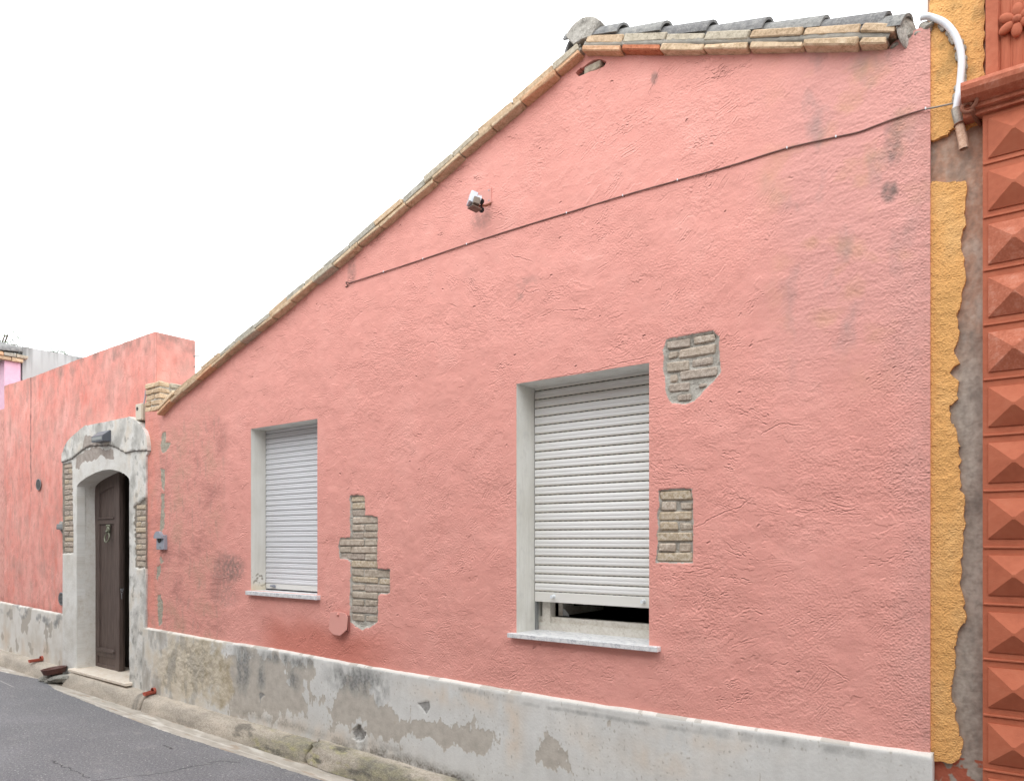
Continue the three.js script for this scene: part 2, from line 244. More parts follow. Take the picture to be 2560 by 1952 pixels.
// ------------------------------------------------------------------ ground: road, gutter, kerb
const roadY = (x) => -0.105 - 0.0205 * (x + 3.46);
const kerbY = (x) => roadY(x) + 0.145;
{
  const W = 2048, H = 448, X0 = -12.6, WX = 9.2, Z0 = 0.3, WZ = 2.0, p = WX / W;
  // long cracks seen in the road, as polylines in metres
  const onRoad = (u, v) => { const du = u - CX, dx = sa * du - ca * F, dy = HY - v, dz = -(ca * du + sa * F); let t = 0.003; for (let k = 0; k < 12; k++) { const x = dx * t; t = (roadY(x) - EYE) / dy; } return [dx * t, D + dz * t]; };
  const cr = [[[128, 1902], [165, 1918], [200, 1933], [222, 1945]], [[225, 1952], [290, 1945], [380, 1936], [430, 1928], [480, 1915], [530, 1908]], [[405, 1862], [418, 1866], [432, 1872]], [[520, 1905], [560, 1902], [600, 1905]]].map((l) => l.map(([u, v]) => onRoad(u, v)));
  const seg = []; cr.forEach((l) => { for (let i = 0; i < l.length - 1; i++) seg.push([l[i], l[i + 1]]); });
  const tone = (x, z) => { let c = hex(0x737376); const n = fb(x * 1.3, z * 1.3, 3); c = mixc(c, n > 0 ? hex(0x86868A) : hex(0x69696E), Math.abs(n) * 1.1); const k = pn(x * 130, z * 130); c = mixc(c, k > 0 ? hex(0xAEADAB) : hex(0x434347), Math.pow(Math.abs(k), 1.1) * 0.85); const k2 = pn(x * 48, z * 48); c = mixc(c, k2 > 0 ? hex(0x94948f) : hex(0x58585c), Math.abs(k2) * 0.45); const q = pn(x * 66 + 40, z * 66); if (q > 0.5) c = mixc(c, hex(0xD2CFC8), clamp((q - 0.5) * 3.2)); const f = pn(x * 6, z * 14); if (f > 0.35) c = mixc(c, hex(0x95938F), (f - 0.35) * 0.8); return c; };
  const map = colorTex(W, H, (i, j) => {
    const x = X0 + i * p, z = Z0 + j * WZ / H; let c = tone(x, z);
    for (const [a, b] of seg) { const ex = x + 0.02 * fb(x * 14, z * 14, 3), ez = z + 0.03 * fb(x * 14 + 9, z * 14, 3), dx = b[0] - a[0], dz = b[1] - a[1], t = clamp(((ex - a[0]) * dx + (ez - a[1]) * dz) / (dx * dx + dz * dz)), d = Math.hypot(ex - a[0] - dx * t, ez - a[1] - dz * t); if (d < 0.008) c = mixc(c, hex(0x3A393B), sm(0.008, 0.002, d) * 0.85); }
    const scr = [[-11.0, 0.62], [-10.5, 0.7], [-10.2, 0.56]]; for (const [sx, sz] of scr) { const d = Math.abs(z - sz - 0.06 * (x - sx)), l = Math.abs(x - sx); if (l < 0.35) c = mixc(c, hex(0xB5B3AE), sm(0.014, 0.003, d) * sm(0.35, 0.2, l) * 0.6); }
    return c;
  }, THREE.MirroredRepeatWrapping);
  const hb = new Float32Array(W * H); for (let j = 0; j < H; j++) for (let i = 0; i < W; i++) { const x = X0 + i * p, z = Z0 + j * WZ / H; hb[j * W + i] = 0.0024 * pn(x * 110, z * 110) + 0.002 * pn(x * 55, z * 55); }
  const mat = std({ map, bumpMap: heightTex(W, H, hb, THREE.MirroredRepeatWrapping), bumpScale: 1, roughness: 0.88 });
  const strip = (xa, xb, za, zb, dy, nx, zf) => { const pos = [], uv = [], id = []; for (let i = 0; i <= nx; i++) { const x = lerp(xa, xb, i / nx); const e = zf ? zf(x) : za; for (const z of [e, zb]) { pos.push(x, roadY(x) + dy, z); uv.push((x - X0) / WX, (z - Z0) / WZ); } } for (let i = 0; i < nx; i++) { const a = 2 * i; id.push(a, a + 1, a + 2, a + 1, a + 3, a + 2); } const g = new THREE.BufferGeometry(); g.setAttribute('position', new THREE.Float32BufferAttribute(pos, 3)); g.setAttribute('uv', new THREE.Float32BufferAttribute(uv, 2)); g.setIndex(id); g.computeVertexNormals(); return g; };
  const edge = (x) => poly(x, [[-12.5, 0.33], [-11.1, 0.33], [-10.6, 0.27], [-10.2, 0.2], [-9.9, 0.24], [-9.4, 0.33], [-8.67, 0.36], [-7.8, 0.4], [-6.8, 0.42], [-5.5, 0.385], [-4.5, 0.35], [-2, 0.35]]) + 0.012 * fb(x * 3, 2, 3) + 0.012 * pn(x * 25, 7);
  struct(mesh('road', strip(-40, 30, 0.43, 5.0, 0, 2400, edge), mat));
  struct(mesh('ground', strip(-140, 140, -60, 140, -0.03, 20), std({ color: rgb(120, 117, 112) })));
  struct(mesh('pavement', (() => { const g = strip(-40, 30, 4.75, 5.3, 0.1, 40); return g; })(), mineral(0xA5A19A, 0x8a867f, 0xbab6ae, 0.8, 1)));
  // gutter
  const GW = 2048, GH = 64, gp = 10 / GW;
  const gut = colorTex(GW, GH, (i, j) => { const x = -12.6 + i * gp, z = 0.1 + j * 0.34 / GH; let c = mixc(hex(0xBDB6AB), hex(0xA49D92), clamp(0.5 + fb(x * 5, z * 12, 4))); const l = sm(0.1, 0.4, fb(x * 2.2 + 7, z * 9, 4)); c = mixc(c, hex(0xD0CCC4), l * 0.8); c = mixc(c, hex(0xD8D5CE), sm(0.012, 0.002, Math.abs(z - 0.3 - 0.02 * fb(x * 1.2, 1, 3))) * 0.6); c = mixc(c, hex(0x9A8672), sm(0.15, 0.5, fb(x * 3, z * 14 + 30, 3)) * 0.6); const k = pn(x * 150, z * 150); return mixc(c, k > 0 ? hex(0xE0DCD4) : hex(0x6B655C), Math.abs(k) * 0.3); }, THREE.MirroredRepeatWrapping);
  // the gutter drops a little below the asphalt's edge, so keep it in its own strip
  const gcut = (() => { const pos = [], uv = [], id = [], n = 1600; for (let i = 0; i <= n; i++) { const x = lerp(-40, 20, i / n), e = edge(x) + 0.004; for (const [z, dy] of [[0.1, 0.0], [Math.min(0.26, e - 0.02), -0.006], [e, -0.004]]) { pos.push(x, roadY(x) + dy, z); uv.push((x + 12.6) / 10, (z - 0.1) / 0.34); } } for (let i = 0; i < n; i++) for (let k = 0; k < 2; k++) { const a = 3 * i + k; id.push(a, a + 1, a + 3, a + 1, a + 4, a + 3); } const g = new THREE.BufferGeometry(); g.setAttribute('position', new THREE.Float32BufferAttribute(pos, 3)); g.setAttribute('uv', new THREE.Float32BufferAttribute(uv, 2)); g.setIndex(id); g.computeVertexNormals(); return g; })();
  struct(mesh('gutter', gcut, std({ map: gut, bumpMap: bumpN, bumpScale: 1, roughness: 0.9 })));
  // kerb: rounded cast concrete in sections, mossy near the house's right half
  const KW = 2048, KH = 160, KL = 0.44, kp = 10 / KW;
  const kc = colorTex(KW, KH, (i, j) => {
    const x = -12.6 + i * kp, s = j / KH * KL; let c = mixc(hex(0xC3B7A8), hex(0xA0978B), clamp(0.5 + fb(x * 2.5, s * 7, 4)));
    const moss = sm(-6.3, -4.9, x) * sm(-0.25, 0.3, fb(x * 1.6 + 3, s * 5, 4) + 0.12); c = mixc(c, mixc(hex(0x8C886A), hex(0x68655a), clamp(0.5 + fb(x * 9, s * 20, 3))), moss * 0.8);
    const yel = sm(-5.9, -5.6, x) * sm(-4.2, -4.7, x) * sm(0.1, 0.45, fb(x * 5, s * 12 + 20, 4)); c = mixc(c, hex(0xA5A06C), yel * 0.65);
    const blk = sm(0.12, 0.45, fb(x * 3.1 + 60, s * 9, 5)) * sm(-8, -4.5, x); c = mixc(c, hex(0x4C4943), blk * 0.85);
    const pale = sm(0.03, 0.0, s - 0.03 - 0.02 * fb(x * 4, 3, 3)); c = mixc(c, hex(0xCFC9BF), pale * 0.7);
    const k = pn(x * 130, s * 130), k2 = pn(x * 45, s * 45); c = mixc(c, k > 0 ? hex(0xDAD3C6) : hex(0x5F594E), Math.abs(k) * 0.42); c = mixc(c, k2 > 0 ? hex(0xC9C0B0) : hex(0x6d665a), Math.abs(k2) * 0.3);
    const st = sm(0.07, 0.02, Math.abs(x + 7.86 - 0.08 * (s - 0.1))) * sm(0.05, 0.1, s); c = mixc(c, hex(0x5E5B56), st * 0.6 * clamp(0.7 + fb(x * 20, s * 6, 3)));
    return c;
  }, THREE.MirroredRepeatWrapping);
  const kh = new Float32Array(KW * KH); for (let j = 0; j < KH; j++) for (let i = 0; i < KW; i++) { const x = -12.6 + i * kp, s = j / KH * KL; kh[j * KW + i] = 0.003 * fb(x * 22, s * 22, 3) + 0.0016 * pn(x * 110, s * 110); }
  const kmat = std({ map: kc, bumpMap: heightTex(KW, KH, kh, THREE.MirroredRepeatWrapping), bumpScale: 1, roughness: 0.95 });
  const prof = [[-0.02, 0.002], [0.03, 0.004], [0.06, 0.002], [0.085, -0.002], [0.11, -0.008], [0.13, -0.018], [0.147, -0.033], [0.16, -0.052], [0.17, -0.075], [0.178, -0.1], [0.187, -0.128], [0.197, -0.165]];
  const kerb = new THREE.Group(); kerb.name = 'kerb'; scene.add(kerb); struct(kerb);
  const section = (xa, xb, lift, broken) => {
    const n = Math.max(4, Math.round((xb - xa) / 0.03)), pos = [], uv = [], id = [], m = prof.length; let acc = [0]; for (let k = 1; k < m; k++) acc.push(acc[k - 1] + Math.hypot(prof[k][0] - prof[k - 1][0], prof[k][1] - prof[k - 1][1]));
    for (let i = 0; i <= n; i++) for (let k = 0; k < m; k++) {
      const end = i === 0 ? 1 : i === n ? 1 : 0; let x = lerp(xa, xb, i / n); const [pz, py] = prof[k], b = kerbY(x) + lift * (1 - i / n);
      const j = k > 0 ? 0.009 * fb(x * 5, k * 0.4 + 10 * xa, 3) : 0; let z = pz + j + end * -0.012 * (k > 3 ? 1 : 0), y = b + py + (k < m - 1 ? 0.007 * fb(x * 4 + 30, k * 0.5, 3) : 0) - end * 0.004;
      if (broken && i < 10) { x += 0.09 * fb(k * 0.45, 4.4, 3) * (1 - i / 10); if (k > 5) z -= 0.02 * (1 - i / 10); }
      pos.push(x, y, z); uv.push((x + 12.6) / 10, acc[k] / KL);
    }
    for (let i = 0; i < n; i++) for (let k = 0; k < m - 1; k++) { const a = i * m + k, b = a + m; id.push(a, a + 1, b, a + 1, b + 1, b); }
    for (const base of [0, n * m]) { const c = pos.length / 3; pos.push(pos[base * 3], kerbY(xa) - 0.14, 0); uv.push(uv[base * 2], 0.5); for (let k = 0; k < m - 1; k++) id.push(c, base + k, base + k + 1); }
    const g = new THREE.BufferGeometry(); g.setAttribute('position', new THREE.Float32BufferAttribute(pos, 3)); g.setAttribute('uv', new THREE.Float32BufferAttribute(uv, 2)); g.setIndex(id); g.computeVertexNormals(); return mesh('kerb_section', g, kmat, kerb);
  };
  section(-16, -10.15, 0); section(-9.62, -7.75, 0); section(-7.738, -5.03, 0); section(-5.02, 0.8, 0.022, true);
}

// ------------------------------------------------------------------ pink house: outlines measured on the wall plane
const VP = 0.073;                                                    // how far the verge slabs stand out
const lowL = [[391, 1038], [413, 1014], [593, 862], [660, 809], [777, 711], [864, 637], [1070, 463], [1181, 361], [1244, 308], [1308, 253.5], [1453, 127]].map(([u, v]) => wp(u, v, VP));
const lowR = [[1453, 127], [1570, 124.5], [1691, 122], [1883, 119], [2098, 111], [2215, 109]].map(([u, v]) => wp(u, v, VP));
const vergeEnd = wx(2217);
const skinTop = [wp(355, 1029), wp(391, 1029), ...lowL.slice(1).map((p) => [p[0], p[1] + 0.03]), ...lowR.slice(1, -1).map((p) => [p[0], p[1] + 0.03]), wp(2217, 127), wp(2236, 107), wp(2262, 90), wp(2330, 56)].sort((a, b) => a[0] - b[0]);
const topAt = (x) => poly(x, skinTop);
const plinthTop = [[362, 1567], [560, 1602], [702, 1623], [893, 1659], [1239, 1717.5], [1510, 1762], [1859, 1814], [2327, 1883]].map(([u, v]) => wp(u, v));
const plTop = (x) => poly(x, plinthTop);
const XL = wx(363), XR = wx(2326);
const bigW = { x0: wx(1291.5), x1: wx(1624), y0: (wp(1292, 1580)[1] + wp(1624, 1613)[1]) / 2 - 0.012, y1: (wp(1292.4, 960)[1] + wp(1623.8, 906.2)[1]) / 2, d: 0.21 };
const smW = { x0: wx(627), x1: wx(794), y0: (wp(627, 1474)[1] + wp(790, 1487)[1]) / 2 - 0.005, y1: (wp(628, 1072.5)[1] + wp(795, 1046)[1]) / 2, d: 0.16 };
const zA = zoomed(800, 1200, 4.2), zB = zoomed(1600, 780, 6), zC = zoomed(1600, 1180, 6.46), zV = zoomed(1380, 0, 4.59);
const patchA = rough([[318, 160], [455, 160], [475, 185], [480, 368], [612, 388], [606, 935], [746, 942], [745, 1190], [645, 1195], [618, 1215], [612, 1490], [540, 1540], [450, 1570], [380, 1540], [318, 1480], [322, 850], [205, 822], [193, 690], [215, 610], [318, 600]].map((p) => zA(...p)), 0.02, 0.006, 1);
const patchB = rough([[350, 570], [405, 420], [800, 330], [1110, 280], [1195, 370], [1215, 920], [1000, 1150], [830, 1330], [690, 1390], [480, 1370], [410, 1280], [350, 800]].map((p) => zB(...p)), 0.02, 0.005, 2);
const patchC = rough([[305, 295], [500, 272], [850, 262], [866, 620], [868, 1465], [700, 1470], [260, 1465], [272, 1290], [292, 1130], [266, 1010], [308, 900], [283, 690], [322, 560], [312, 400]].map((p) => zC(...p)), 0.02, 0.004, 3);
const ventHole = rough([[275, 850], [330, 775], [350, 780], [500, 690], [560, 683], [632, 718], [612, 768], [480, 820], [370, 862], [310, 884]].map((p) => zV(...p)), 0.015, 0.004, 4);
const inA = mkMask(patchA), inB = mkMask(patchB), inC = mkMask(patchC), inV = mkMask(ventHole);
const inPatch = (x, y) => inA(x, y) || inB(x, y) || inC(x, y);
const inWin = (w, x, y) => x > w.x0 && x < w.x1 && y > w.y0 && y < w.y1;
const edgeDist = (w, x, y) => Math.hypot(Math.max(w.x0 - x, 0, x - w.x1), Math.max(w.y0 - y, 0, y - w.y1));
const zP = zoomed(340, 900, 4.2), zQ = zoomed(340, 1260, 4.42);
const peels = [[[270, 780], [318, 745], [310, 860], [372, 868], [330, 940], [285, 985], [262, 900]].map((p) => zP(...p)), [[262, 1130], [300, 1150], [300, 1380], [270, 1350]].map((p) => zP(...p)), [[268, 1400], [300, 1400], [292, 1600], [262, 1680]].map((p) => zP(...p)), [[275, 110], [318, 100], [310, 270], [275, 320], [262, 240]].map((p) => zQ(...p)), [[262, 570], [305, 630], [275, 660], [255, 600]].map((p) => zQ(...p)), [[235, 690], [278, 680], [268, 760], [235, 850], [225, 750]].map((p) => zQ(...p)), [[238, 1000], [272, 990], [300, 1100], [285, 1330], [245, 1345], [238, 1100]].map((p) => zQ(...p))].map((p, i) => mkMask(rough(p, 0.02, 0.012, 20 + i)));
const inPeel = (x, y) => x < -7.4 && peels.some((m) => m(x, y));

// plaster: one unique relief for the whole gable
console.log('plaster');
const WF = new Field(-8.1, 0.7, 7.62, 4.3, 2048);
rnd = mul(11);
WF.fill((x, y) => {
  const rgh = sm(-0.1, 0.35, fb(x * 1.7 + 5, y * 1.7, 3)), g = Math.abs(pn(x * 95, y * 95)) * 0.6 + Math.abs(pn(x * 190, y * 190)) * 0.4;
  return 0.009 * fb(x * 1.3, y * 1.3, 2) + 0.005 * fb(x * 6, y * 7, 3) + (0.0008 + 0.0022 * rgh) * g + 0.0022 * fb(x * 30, y * 38, 3) * (0.3 + rgh) + 0.006 * Math.max(0, fb(x * 3.2 + 8, y * 4 + 3, 3));
});
for (let k = 0; k < 2600; k++) {
  const x = rr(-8.1, -0.5), y = rr(0.7, 5), a = 0.35 + 2.1 * fb(x * 0.7 + 3, y * 0.7, 2) + rr(-0.35, 0.35), L = rr(0.04, 0.18) * (rnd() < 0.15 ? 1.5 : 1);
  WF.stroke(x, y, L, rr(0.015, 0.07), a, rr(-2.5, 2.5), rr(-0.0014, 0.0014), rnd() < 0.3 ? rr(0.0005, 0.002) : 0, rr(0.0002, 0.0008), k);
}
for (let k = 0; k < 2600; k++) { const x = rr(-8.1, -0.5), y = rr(0.7, 5); WF.nick(x, y, rr(0.006, 0.03), rr(0.002, 0.0045), 0.3 + 1.8 * fb(x * 0.7 + 3, y * 0.7, 2) + rr(-0.6, 0.6), rr(0.0008, 0.0026), rr(0, 0.0012)); }
for (let k = 0; k < 330; k++) {                                      // torn, scratched patches where the trowel dragged
  const cx = rr(-8.1, -0.5), cy = rr(0.7, 5), a0 = 0.35 + 2.0 * fb(cx * 0.7 + 3, cy * 0.7, 2) + rr(-0.3, 0.3), n = Math.floor(rr(14, 60)), la = rr(0.04, 0.14), lb = rr(0.02, 0.06), c = Math.cos(a0), q = Math.sin(a0), dp = rr(0.5, 1.25);
  for (let m = 0; m < n; m++) { const g1 = (rnd() + rnd() + rnd() - 1.5) * la, g2 = (rnd() + rnd() + rnd() - 1.5) * lb; WF.nick(cx + g1 * c - g2 * q, cy + g1 * q + g2 * c, rr(0.006, 0.026), rr(0.002, 0.005), a0 + rr(-0.5, 0.5), dp * rr(0.001, 0.004), rr(0.0003, 0.0016)); }
}
for (let k = 0; k < 190; k++) { const cx = rr(-7, -0.6), cy = rr(0.8, 4.7), a0 = 0.5 + 2.0 * fb(cx * 0.7 + 3, cy * 0.7, 2) + rr(-0.3, 0.3), n = Math.floor(rr(3, 8)), L = rr(0.06, 0.22); for (let m = 0; m < n; m++) { const d = (m - n / 2) * rr(0.008, 0.014); WF.nick(cx - d * Math.sin(a0) + rr(-0.03, 0.03), cy + d * Math.cos(a0), L * rr(0.5, 1), rr(0.0025, 0.005), a0 + rr(-0.05, 0.05), rr(0.0006, 0.0018), rr(0.0003, 0.0012)); } }
for (const l of [[[1345, 952], [1420, 938], [1500, 925], [1560, 908], [1622, 892]], [[1352, 792], [1372, 783], [1390, 776], [1430, 776], [1470, 774]], [[1300, 740], [1312, 728], [1322, 733], [1345, 727]], [[1740, 1320], [1800, 1285], [1850, 1270], [1880, 1245]], [[1905, 1085], [1950, 1062], [2000, 1065]], [[1650, 175], [1640, 200], [1622, 235]], [[1120, 440], [1150, 425], [1175, 412]], [[2120, 1700], [2050, 1655]], [[1280, 640], [1330, 655]]]) for (let i = 0; i < l.length - 1; i++) { const a = wp(...l[i]), b = wp(...l[i + 1]), n = Math.max(2, Math.round(Math.hypot(b[0] - a[0], b[1] - a[1]) / 0.02)); for (let q = 0; q < n; q++) WF.nick(lerp(a[0], b[0], (q + 0.5) / n), lerp(a[1], b[1], (q + 0.5) / n) + rr(-0.004, 0.004), 0.04, 0.0032, Math.atan2(b[1] - a[1], b[0] - a[0]) + rr(-0.3, 0.3), rr(0.002, 0.005), 0.0012); }
const pits = []; for (let k = 0; k < 90; k++) { const x = rr(-7.4, -0.6), y = rr(0.85, 4.6), r = rr(0.004, 0.009); pits.push([x, y, r]); WF.nick(x, y, r * rr(2, 3.5), r, rr(-0.4, 0.9), rr(0.005, 0.012), 0.001); }
WF.fill((x, y, i) => WF.a[i] + (0.0011 * Math.abs(pn(x * 120, y * 135)) + 0.0011 * pn(x * 85 + 9, y * 100)) * sm(-0.3, 0.25, fb(x * 2.6, y * 2.6 + 30, 3)));
// wavy, eroded zones: the lower left by the doorway and the upper right corner
const wavyL = (x, y) => sm(-6.35, -6.6, x + 0.12 * fb(x * 2, y * 2, 2)) * sm(3.3, 2.7, y), wavyR = (x, y) => sm(-1.5, -1.05, x + 0.15 * fb(x * 2, y * 2, 2)) * sm(2.35, 3.0, y);
WF.fill((x, y, i) => { const l = wavyL(x, y), r = wavyR(x, y); let h = WF.a[i]; const w = Math.max(l, r); if (w > 0.001) h = lerp(h, 0.006 * fb(x * 5, y * 5, 2) + 0.0045 * fb(x * 10 + 2 * fb(x * 3, y * 3, 2), y * 20, 4) + 0.0022 * fb(x * 50, y * 50, 3), w * 0.7);
  const eb = sm(-0.85, -0.65, x + 0.14 * fb(x * 3, y * 2, 4)); if (eb > 0) h += eb * 0.0032 * Math.abs(pn(x * 75, y * 75)); return h; });
const WL = WF.blur(2, 2);
const stains = [[2240, 385, 16, 22, 0.4], [2226, 478, 17, 22, 0.75], [2232, 345, 18, 40, 0.35], [2255, 300, 22, 30, 0.2], [1637, 195, 7, 13, 0.5], [880, 672, 9, 36, 0.3], [1205, 545, 20, 24, 0.3], [560, 1425, 26, 40, 0.35], [585, 1420, 22, 26, 0.5], [1320, 705, 22, 14, 0.2], [1300, 742, 8, 8, 0.3], [560, 1490, 30, 22, 0.2]].map(([u, v, a, b, s]) => { const c = wp(u, v), e = wp(u + a, v), f = wp(u, v + b); return [c[0], c[1], Math.abs(e[0] - c[0]), Math.abs(f[1] - c[1]), s]; });
const clearSmW = smW;
const wallMap = colorTex(WF.W, WF.H, (i, j) => {
  const x = WF.x0 + (i + 0.5) * WF.px, y = WF.y0 + (j + 0.5) * WF.px;
  if (inPatch(x, y)) { const n = fb(x * 12, y * 12, 4), k = pn(x * 120, y * 120); let c = mixc(hex(0xB3AEA4), n > 0 ? hex(0xCCC8BF) : hex(0x8A857C), clamp(Math.abs(n) * 1.2)); return mixc(c, k > 0 ? hex(0xDCD9D2) : hex(0x6E6a63), Math.abs(k) * 0.4); }
  let c = hex(0xE49E92); const a = fb(x * 0.8, y * 0.8, 3), b = fb(x * 3.1 + 9, y * 3.1, 4), d = fb(x * 14, y * 14, 3);
  c = mixc(c, a > 0 ? hex(0xE8A599) : hex(0xDD988C), clamp(Math.abs(a) * 0.9)); c = mixc(c, b > 0 ? hex(0xEBAB9F) : hex(0xD49488), clamp(Math.abs(b) * 0.7)); c = mixc(c, d > 0 ? hex(0xE9A89C) : hex(0xD69287), clamp(Math.abs(d) * 0.45));
  const sand = pn(x * 210, y * 210); c = mixc(c, sand > 0 ? hex(0xF0BFB4) : hex(0xC48A80), Math.abs(sand) * 0.3);
  const redzone = sm(-6.0, -5.6, x) * sm(-3.9, -4.7, x) * sm(1.12, 0.9, y + 0.12 * fb(x * 2, y * 2, 2)); c = mixc(c, hex(0xC87564), redzone * 0.7);   // later coat of redder paint along the plinth
  const l = wavyL(x, y);
  if (l > 0) {
    const q = fb(x * 2.4, y * 3.4 + 8, 6) + 0.35 * fb(x * 22, y * 44, 3), s = fb(x * 16, y * 5, 4);
    c = mixc(c, hex(0xD8978A), l * 0.7); if (q > 0.05) c = mixc(c, hex(0xBE9480), clamp((q - 0.02) * 1.3) * l * 0.75); if (q < -0.1) c = mixc(c, hex(0xAA736B), clamp((-q - 0.02) * 1.3) * l * 0.75); if (s > 0.15) c = mixc(c, hex(0x8E7E72), clamp((s - 0.15) * 1.5) * l * 0.4);
    const coral = sm(-7.62, -7.8, x + 0.1 * fb(x * 3, y * 2, 3)); c = mixc(c, hex(0xE6907F), coral * 0.55 * clamp(0.7 + fb(x * 8, y * 4, 3)));
    if (inPeel(x, y)) { const g = fb(x * 30, y * 30, 3); c = mixc(hex(0x9B9384), hex(0xB3ac9c), clamp(0.5 + g)); }
  }
  const r = wavyR(x, y);
  if (r > 0) { const q = fb(x * 4.2 + 40, y * 4.2, 4); c = mixc(c, hex(0xD49F98), r * 0.5); if (q > 0.05) c = mixc(c, hex(0xCFA17A), clamp((q - 0.05) * 1.7) * r * 0.6); const g = fb(x * 7 + 70, y * 4, 4); if (g > 0.12) c = mixc(c, hex(0x968580), clamp((g - 0.12) * 1.7) * r * 0.45); }
  const e = sm(-0.75, -0.58, x + 0.14 * fb(x * 3, y * 2, 4)); if (e > 0) c = mixc(c, mixc(hex(0xD8A096), hex(0xC0938A), clamp(0.2 + 1.2 * fb(x * 24, y * 18, 4))), e * 0.45);
  for (const [sx, sy, ra, rb, s] of stains) { const dx = (x - sx) / ra, dy = (y - sy) / rb, q = dx * dx + dy * dy; if (q < 3) { const n = clamp(0.75 + 1.3 * fb(x * 26, y * 26, 4)); c = mixc(c, hex(0x6E625C), s * n * sm(2.6, 0.0, q)); } }
  return c;
});
const WB = new Float32Array(WF.a.length); for (let i = 0; i < WB.length; i++) WB[i] = (WF.a[i] - WL[i]) * 1.6;
const wallMat = std({ map: wallMap, bumpMap: heightTex(WF.W, WF.H, WB), bumpScale: 1, roughness: 0.94 });

const house = thing('pink_house', 'pink rough-plastered gabled house with brick verge, two shuttered windows and pale plinth', 'house');
const houseWall = group('wall', house);
console.log('wall sheet');
{
  const keep = (x, y) => y < topAt(x) && y > plTop(x) - 0.03 && !inWin(bigW, x, y) && !inWin(smW, x, y) && !inV(x, y);
  const z = (x, y, e) => {
    const f = sm(0.0, 0.09, Math.min(edgeDist(bigW, x, y), edgeDist(smW, x, y)));
    let h = 0.004 + (0.15 + 0.85 * f) * WF.at(x, y, WL); const inside_ = e ? false : inPatch(x, y);
    if (inside_) h = -0.011 + 0.009 * fb(x * 16, y * 16, 3);
    else if (inPeel(x, y)) h -= 0.005;
    const r = x > -0.6 ? 0.01 * sm(-0.6, -0.55, x) : 0;
    return h - r;
  };
  const g = sheet({ x0: XL, x1: XR, y0: 0.72, y1: 4.98, step: 0.0115, keep, z, field: WF, skirt: -0.03, fx: [bigW.x0, bigW.x1, smW.x0, smW.x1], fy: [bigW.y0, bigW.y1, smW.y0, smW.y1], snap: [{ p: skinTop, closed: false, free: true }, { p: patchA }, { p: patchB }, { p: patchC }, { p: ventHole }] });
  mesh('plaster', g, wallMat, houseWall);
  // masonry behind the plaster, with the same openings
  const sh = new THREE.Shape([[XL, -0.4], [XR, -0.4], ...skinTop.slice().reverse().filter((p) => p[0] <= XR && p[0] >= XL).map((p) => [p[0], p[1] - 0.012]), [XL, skinTop[0][1] - 0.012]].map((p) => new THREE.Vector2(...p)));
  for (const w of [bigW, smW]) sh.holes.push(new THREE.Path([[w.x0 - 0.02, w.y0 - 0.02], [w.x1 + 0.02, w.y0 - 0.02], [w.x1 + 0.02, w.y1 + 0.02], [w.x0 - 0.02, w.y1 + 0.02]].map((p) => new THREE.Vector2(...p))));
  sh.holes.push(new THREE.Path(ventHole.map((p) => new THREE.Vector2(...p))));
  mesh('masonry', boxUV(new THREE.ExtrudeGeometry(sh, { depth: 0.36, bevelEnabled: false }).translate(0, 0, -0.392)), M.mortar, houseWall);
  // bricks in the holes of the plaster
  rnd = mul(21);
  const lay = (Z, rows, proud) => { for (const [a, b, t, u] of rows) { const m = (a + b) / 2, L = Z(a, t)[0], Rr = Z(b, t)[0], T = Z(m, t)[1], B = Z(m, u)[1], g = brickGeo(Rr - L, T - B, 0.05, 0.006, 0.0035); const o = mesh('brick', g, M.brickBeige[Math.floor(rnd() * 4)], houseWall); o.position.set((L + Rr) / 2, (T + B) / 2, -0.037 + proud + rr(-0.004, 0.003)); o.rotation.set(rr(-0.03, 0.03), rr(-0.02, 0.02), rr(-0.012, 0.012)); } };
  const rc = (l) => l.map(([a, b, c, d]) => [a, c, b, d]);
  lay(zA, rc([[325, 168, 470, 228], [328, 238, 474, 304], [330, 312, 474, 375], [335, 388, 605, 455], [330, 468, 455, 535], [468, 468, 604, 535], [333, 548, 448, 608], [452, 548, 603, 608], [203, 622, 455, 688], [468, 622, 590, 690], [203, 700, 318, 760], [326, 700, 600, 768], [212, 772, 460, 838], [468, 775, 596, 845], [328, 852, 596, 920], [330, 935, 450, 1005], [458, 945, 738, 1022], [330, 1018, 600, 1080], [612, 1040, 738, 1100], [330, 1095, 460, 1155], [468, 1102, 740, 1180], [328, 1175, 600, 1245], [328, 1255, 450, 1315], [468, 1260, 600, 1325], [328, 1330, 600, 1400], [328, 1408, 458, 1480], [470, 1428, 606, 1485]]), 0.012);
  lay(zB, [[405, 745, 420, 540], [812, 1120, 350, 462], [430, 568, 590, 690], [582, 1130, 520, 662], [405, 735, 745, 885], [775, 1090, 692, 815], [448, 555, 945, 1048], [602, 1150, 850, 985], [430, 735, 1065, 1195], [570, 760, 1240, 1325], [880, 1010, 1060, 1120]], 0.013);
  lay(zC, rc([[320, 300, 835, 450], [345, 480, 575, 620], [660, 495, 845, 605], [295, 640, 835, 775], [325, 805, 600, 940], [640, 820, 835, 945], [280, 975, 845, 1110], [305, 1150, 575, 1280], [625, 1145, 820, 1290], [270, 1300, 850, 1445]]), 0.014);
  { const a = zV(360, 805), b = zV(565, 705), l = Math.hypot(b[0] - a[0], b[1] - a[1]) - 0.01, o = mesh('brick', brickGeo(l, 0.05, 0.11, 0.006, 0.004), M.brickTan[2], houseWall); const c = zV(462, 768); o.position.set(c[0], c[1], -0.056); o.rotation.z = Math.atan2(b[1] - a[1], b[0] - a[0]); }
}

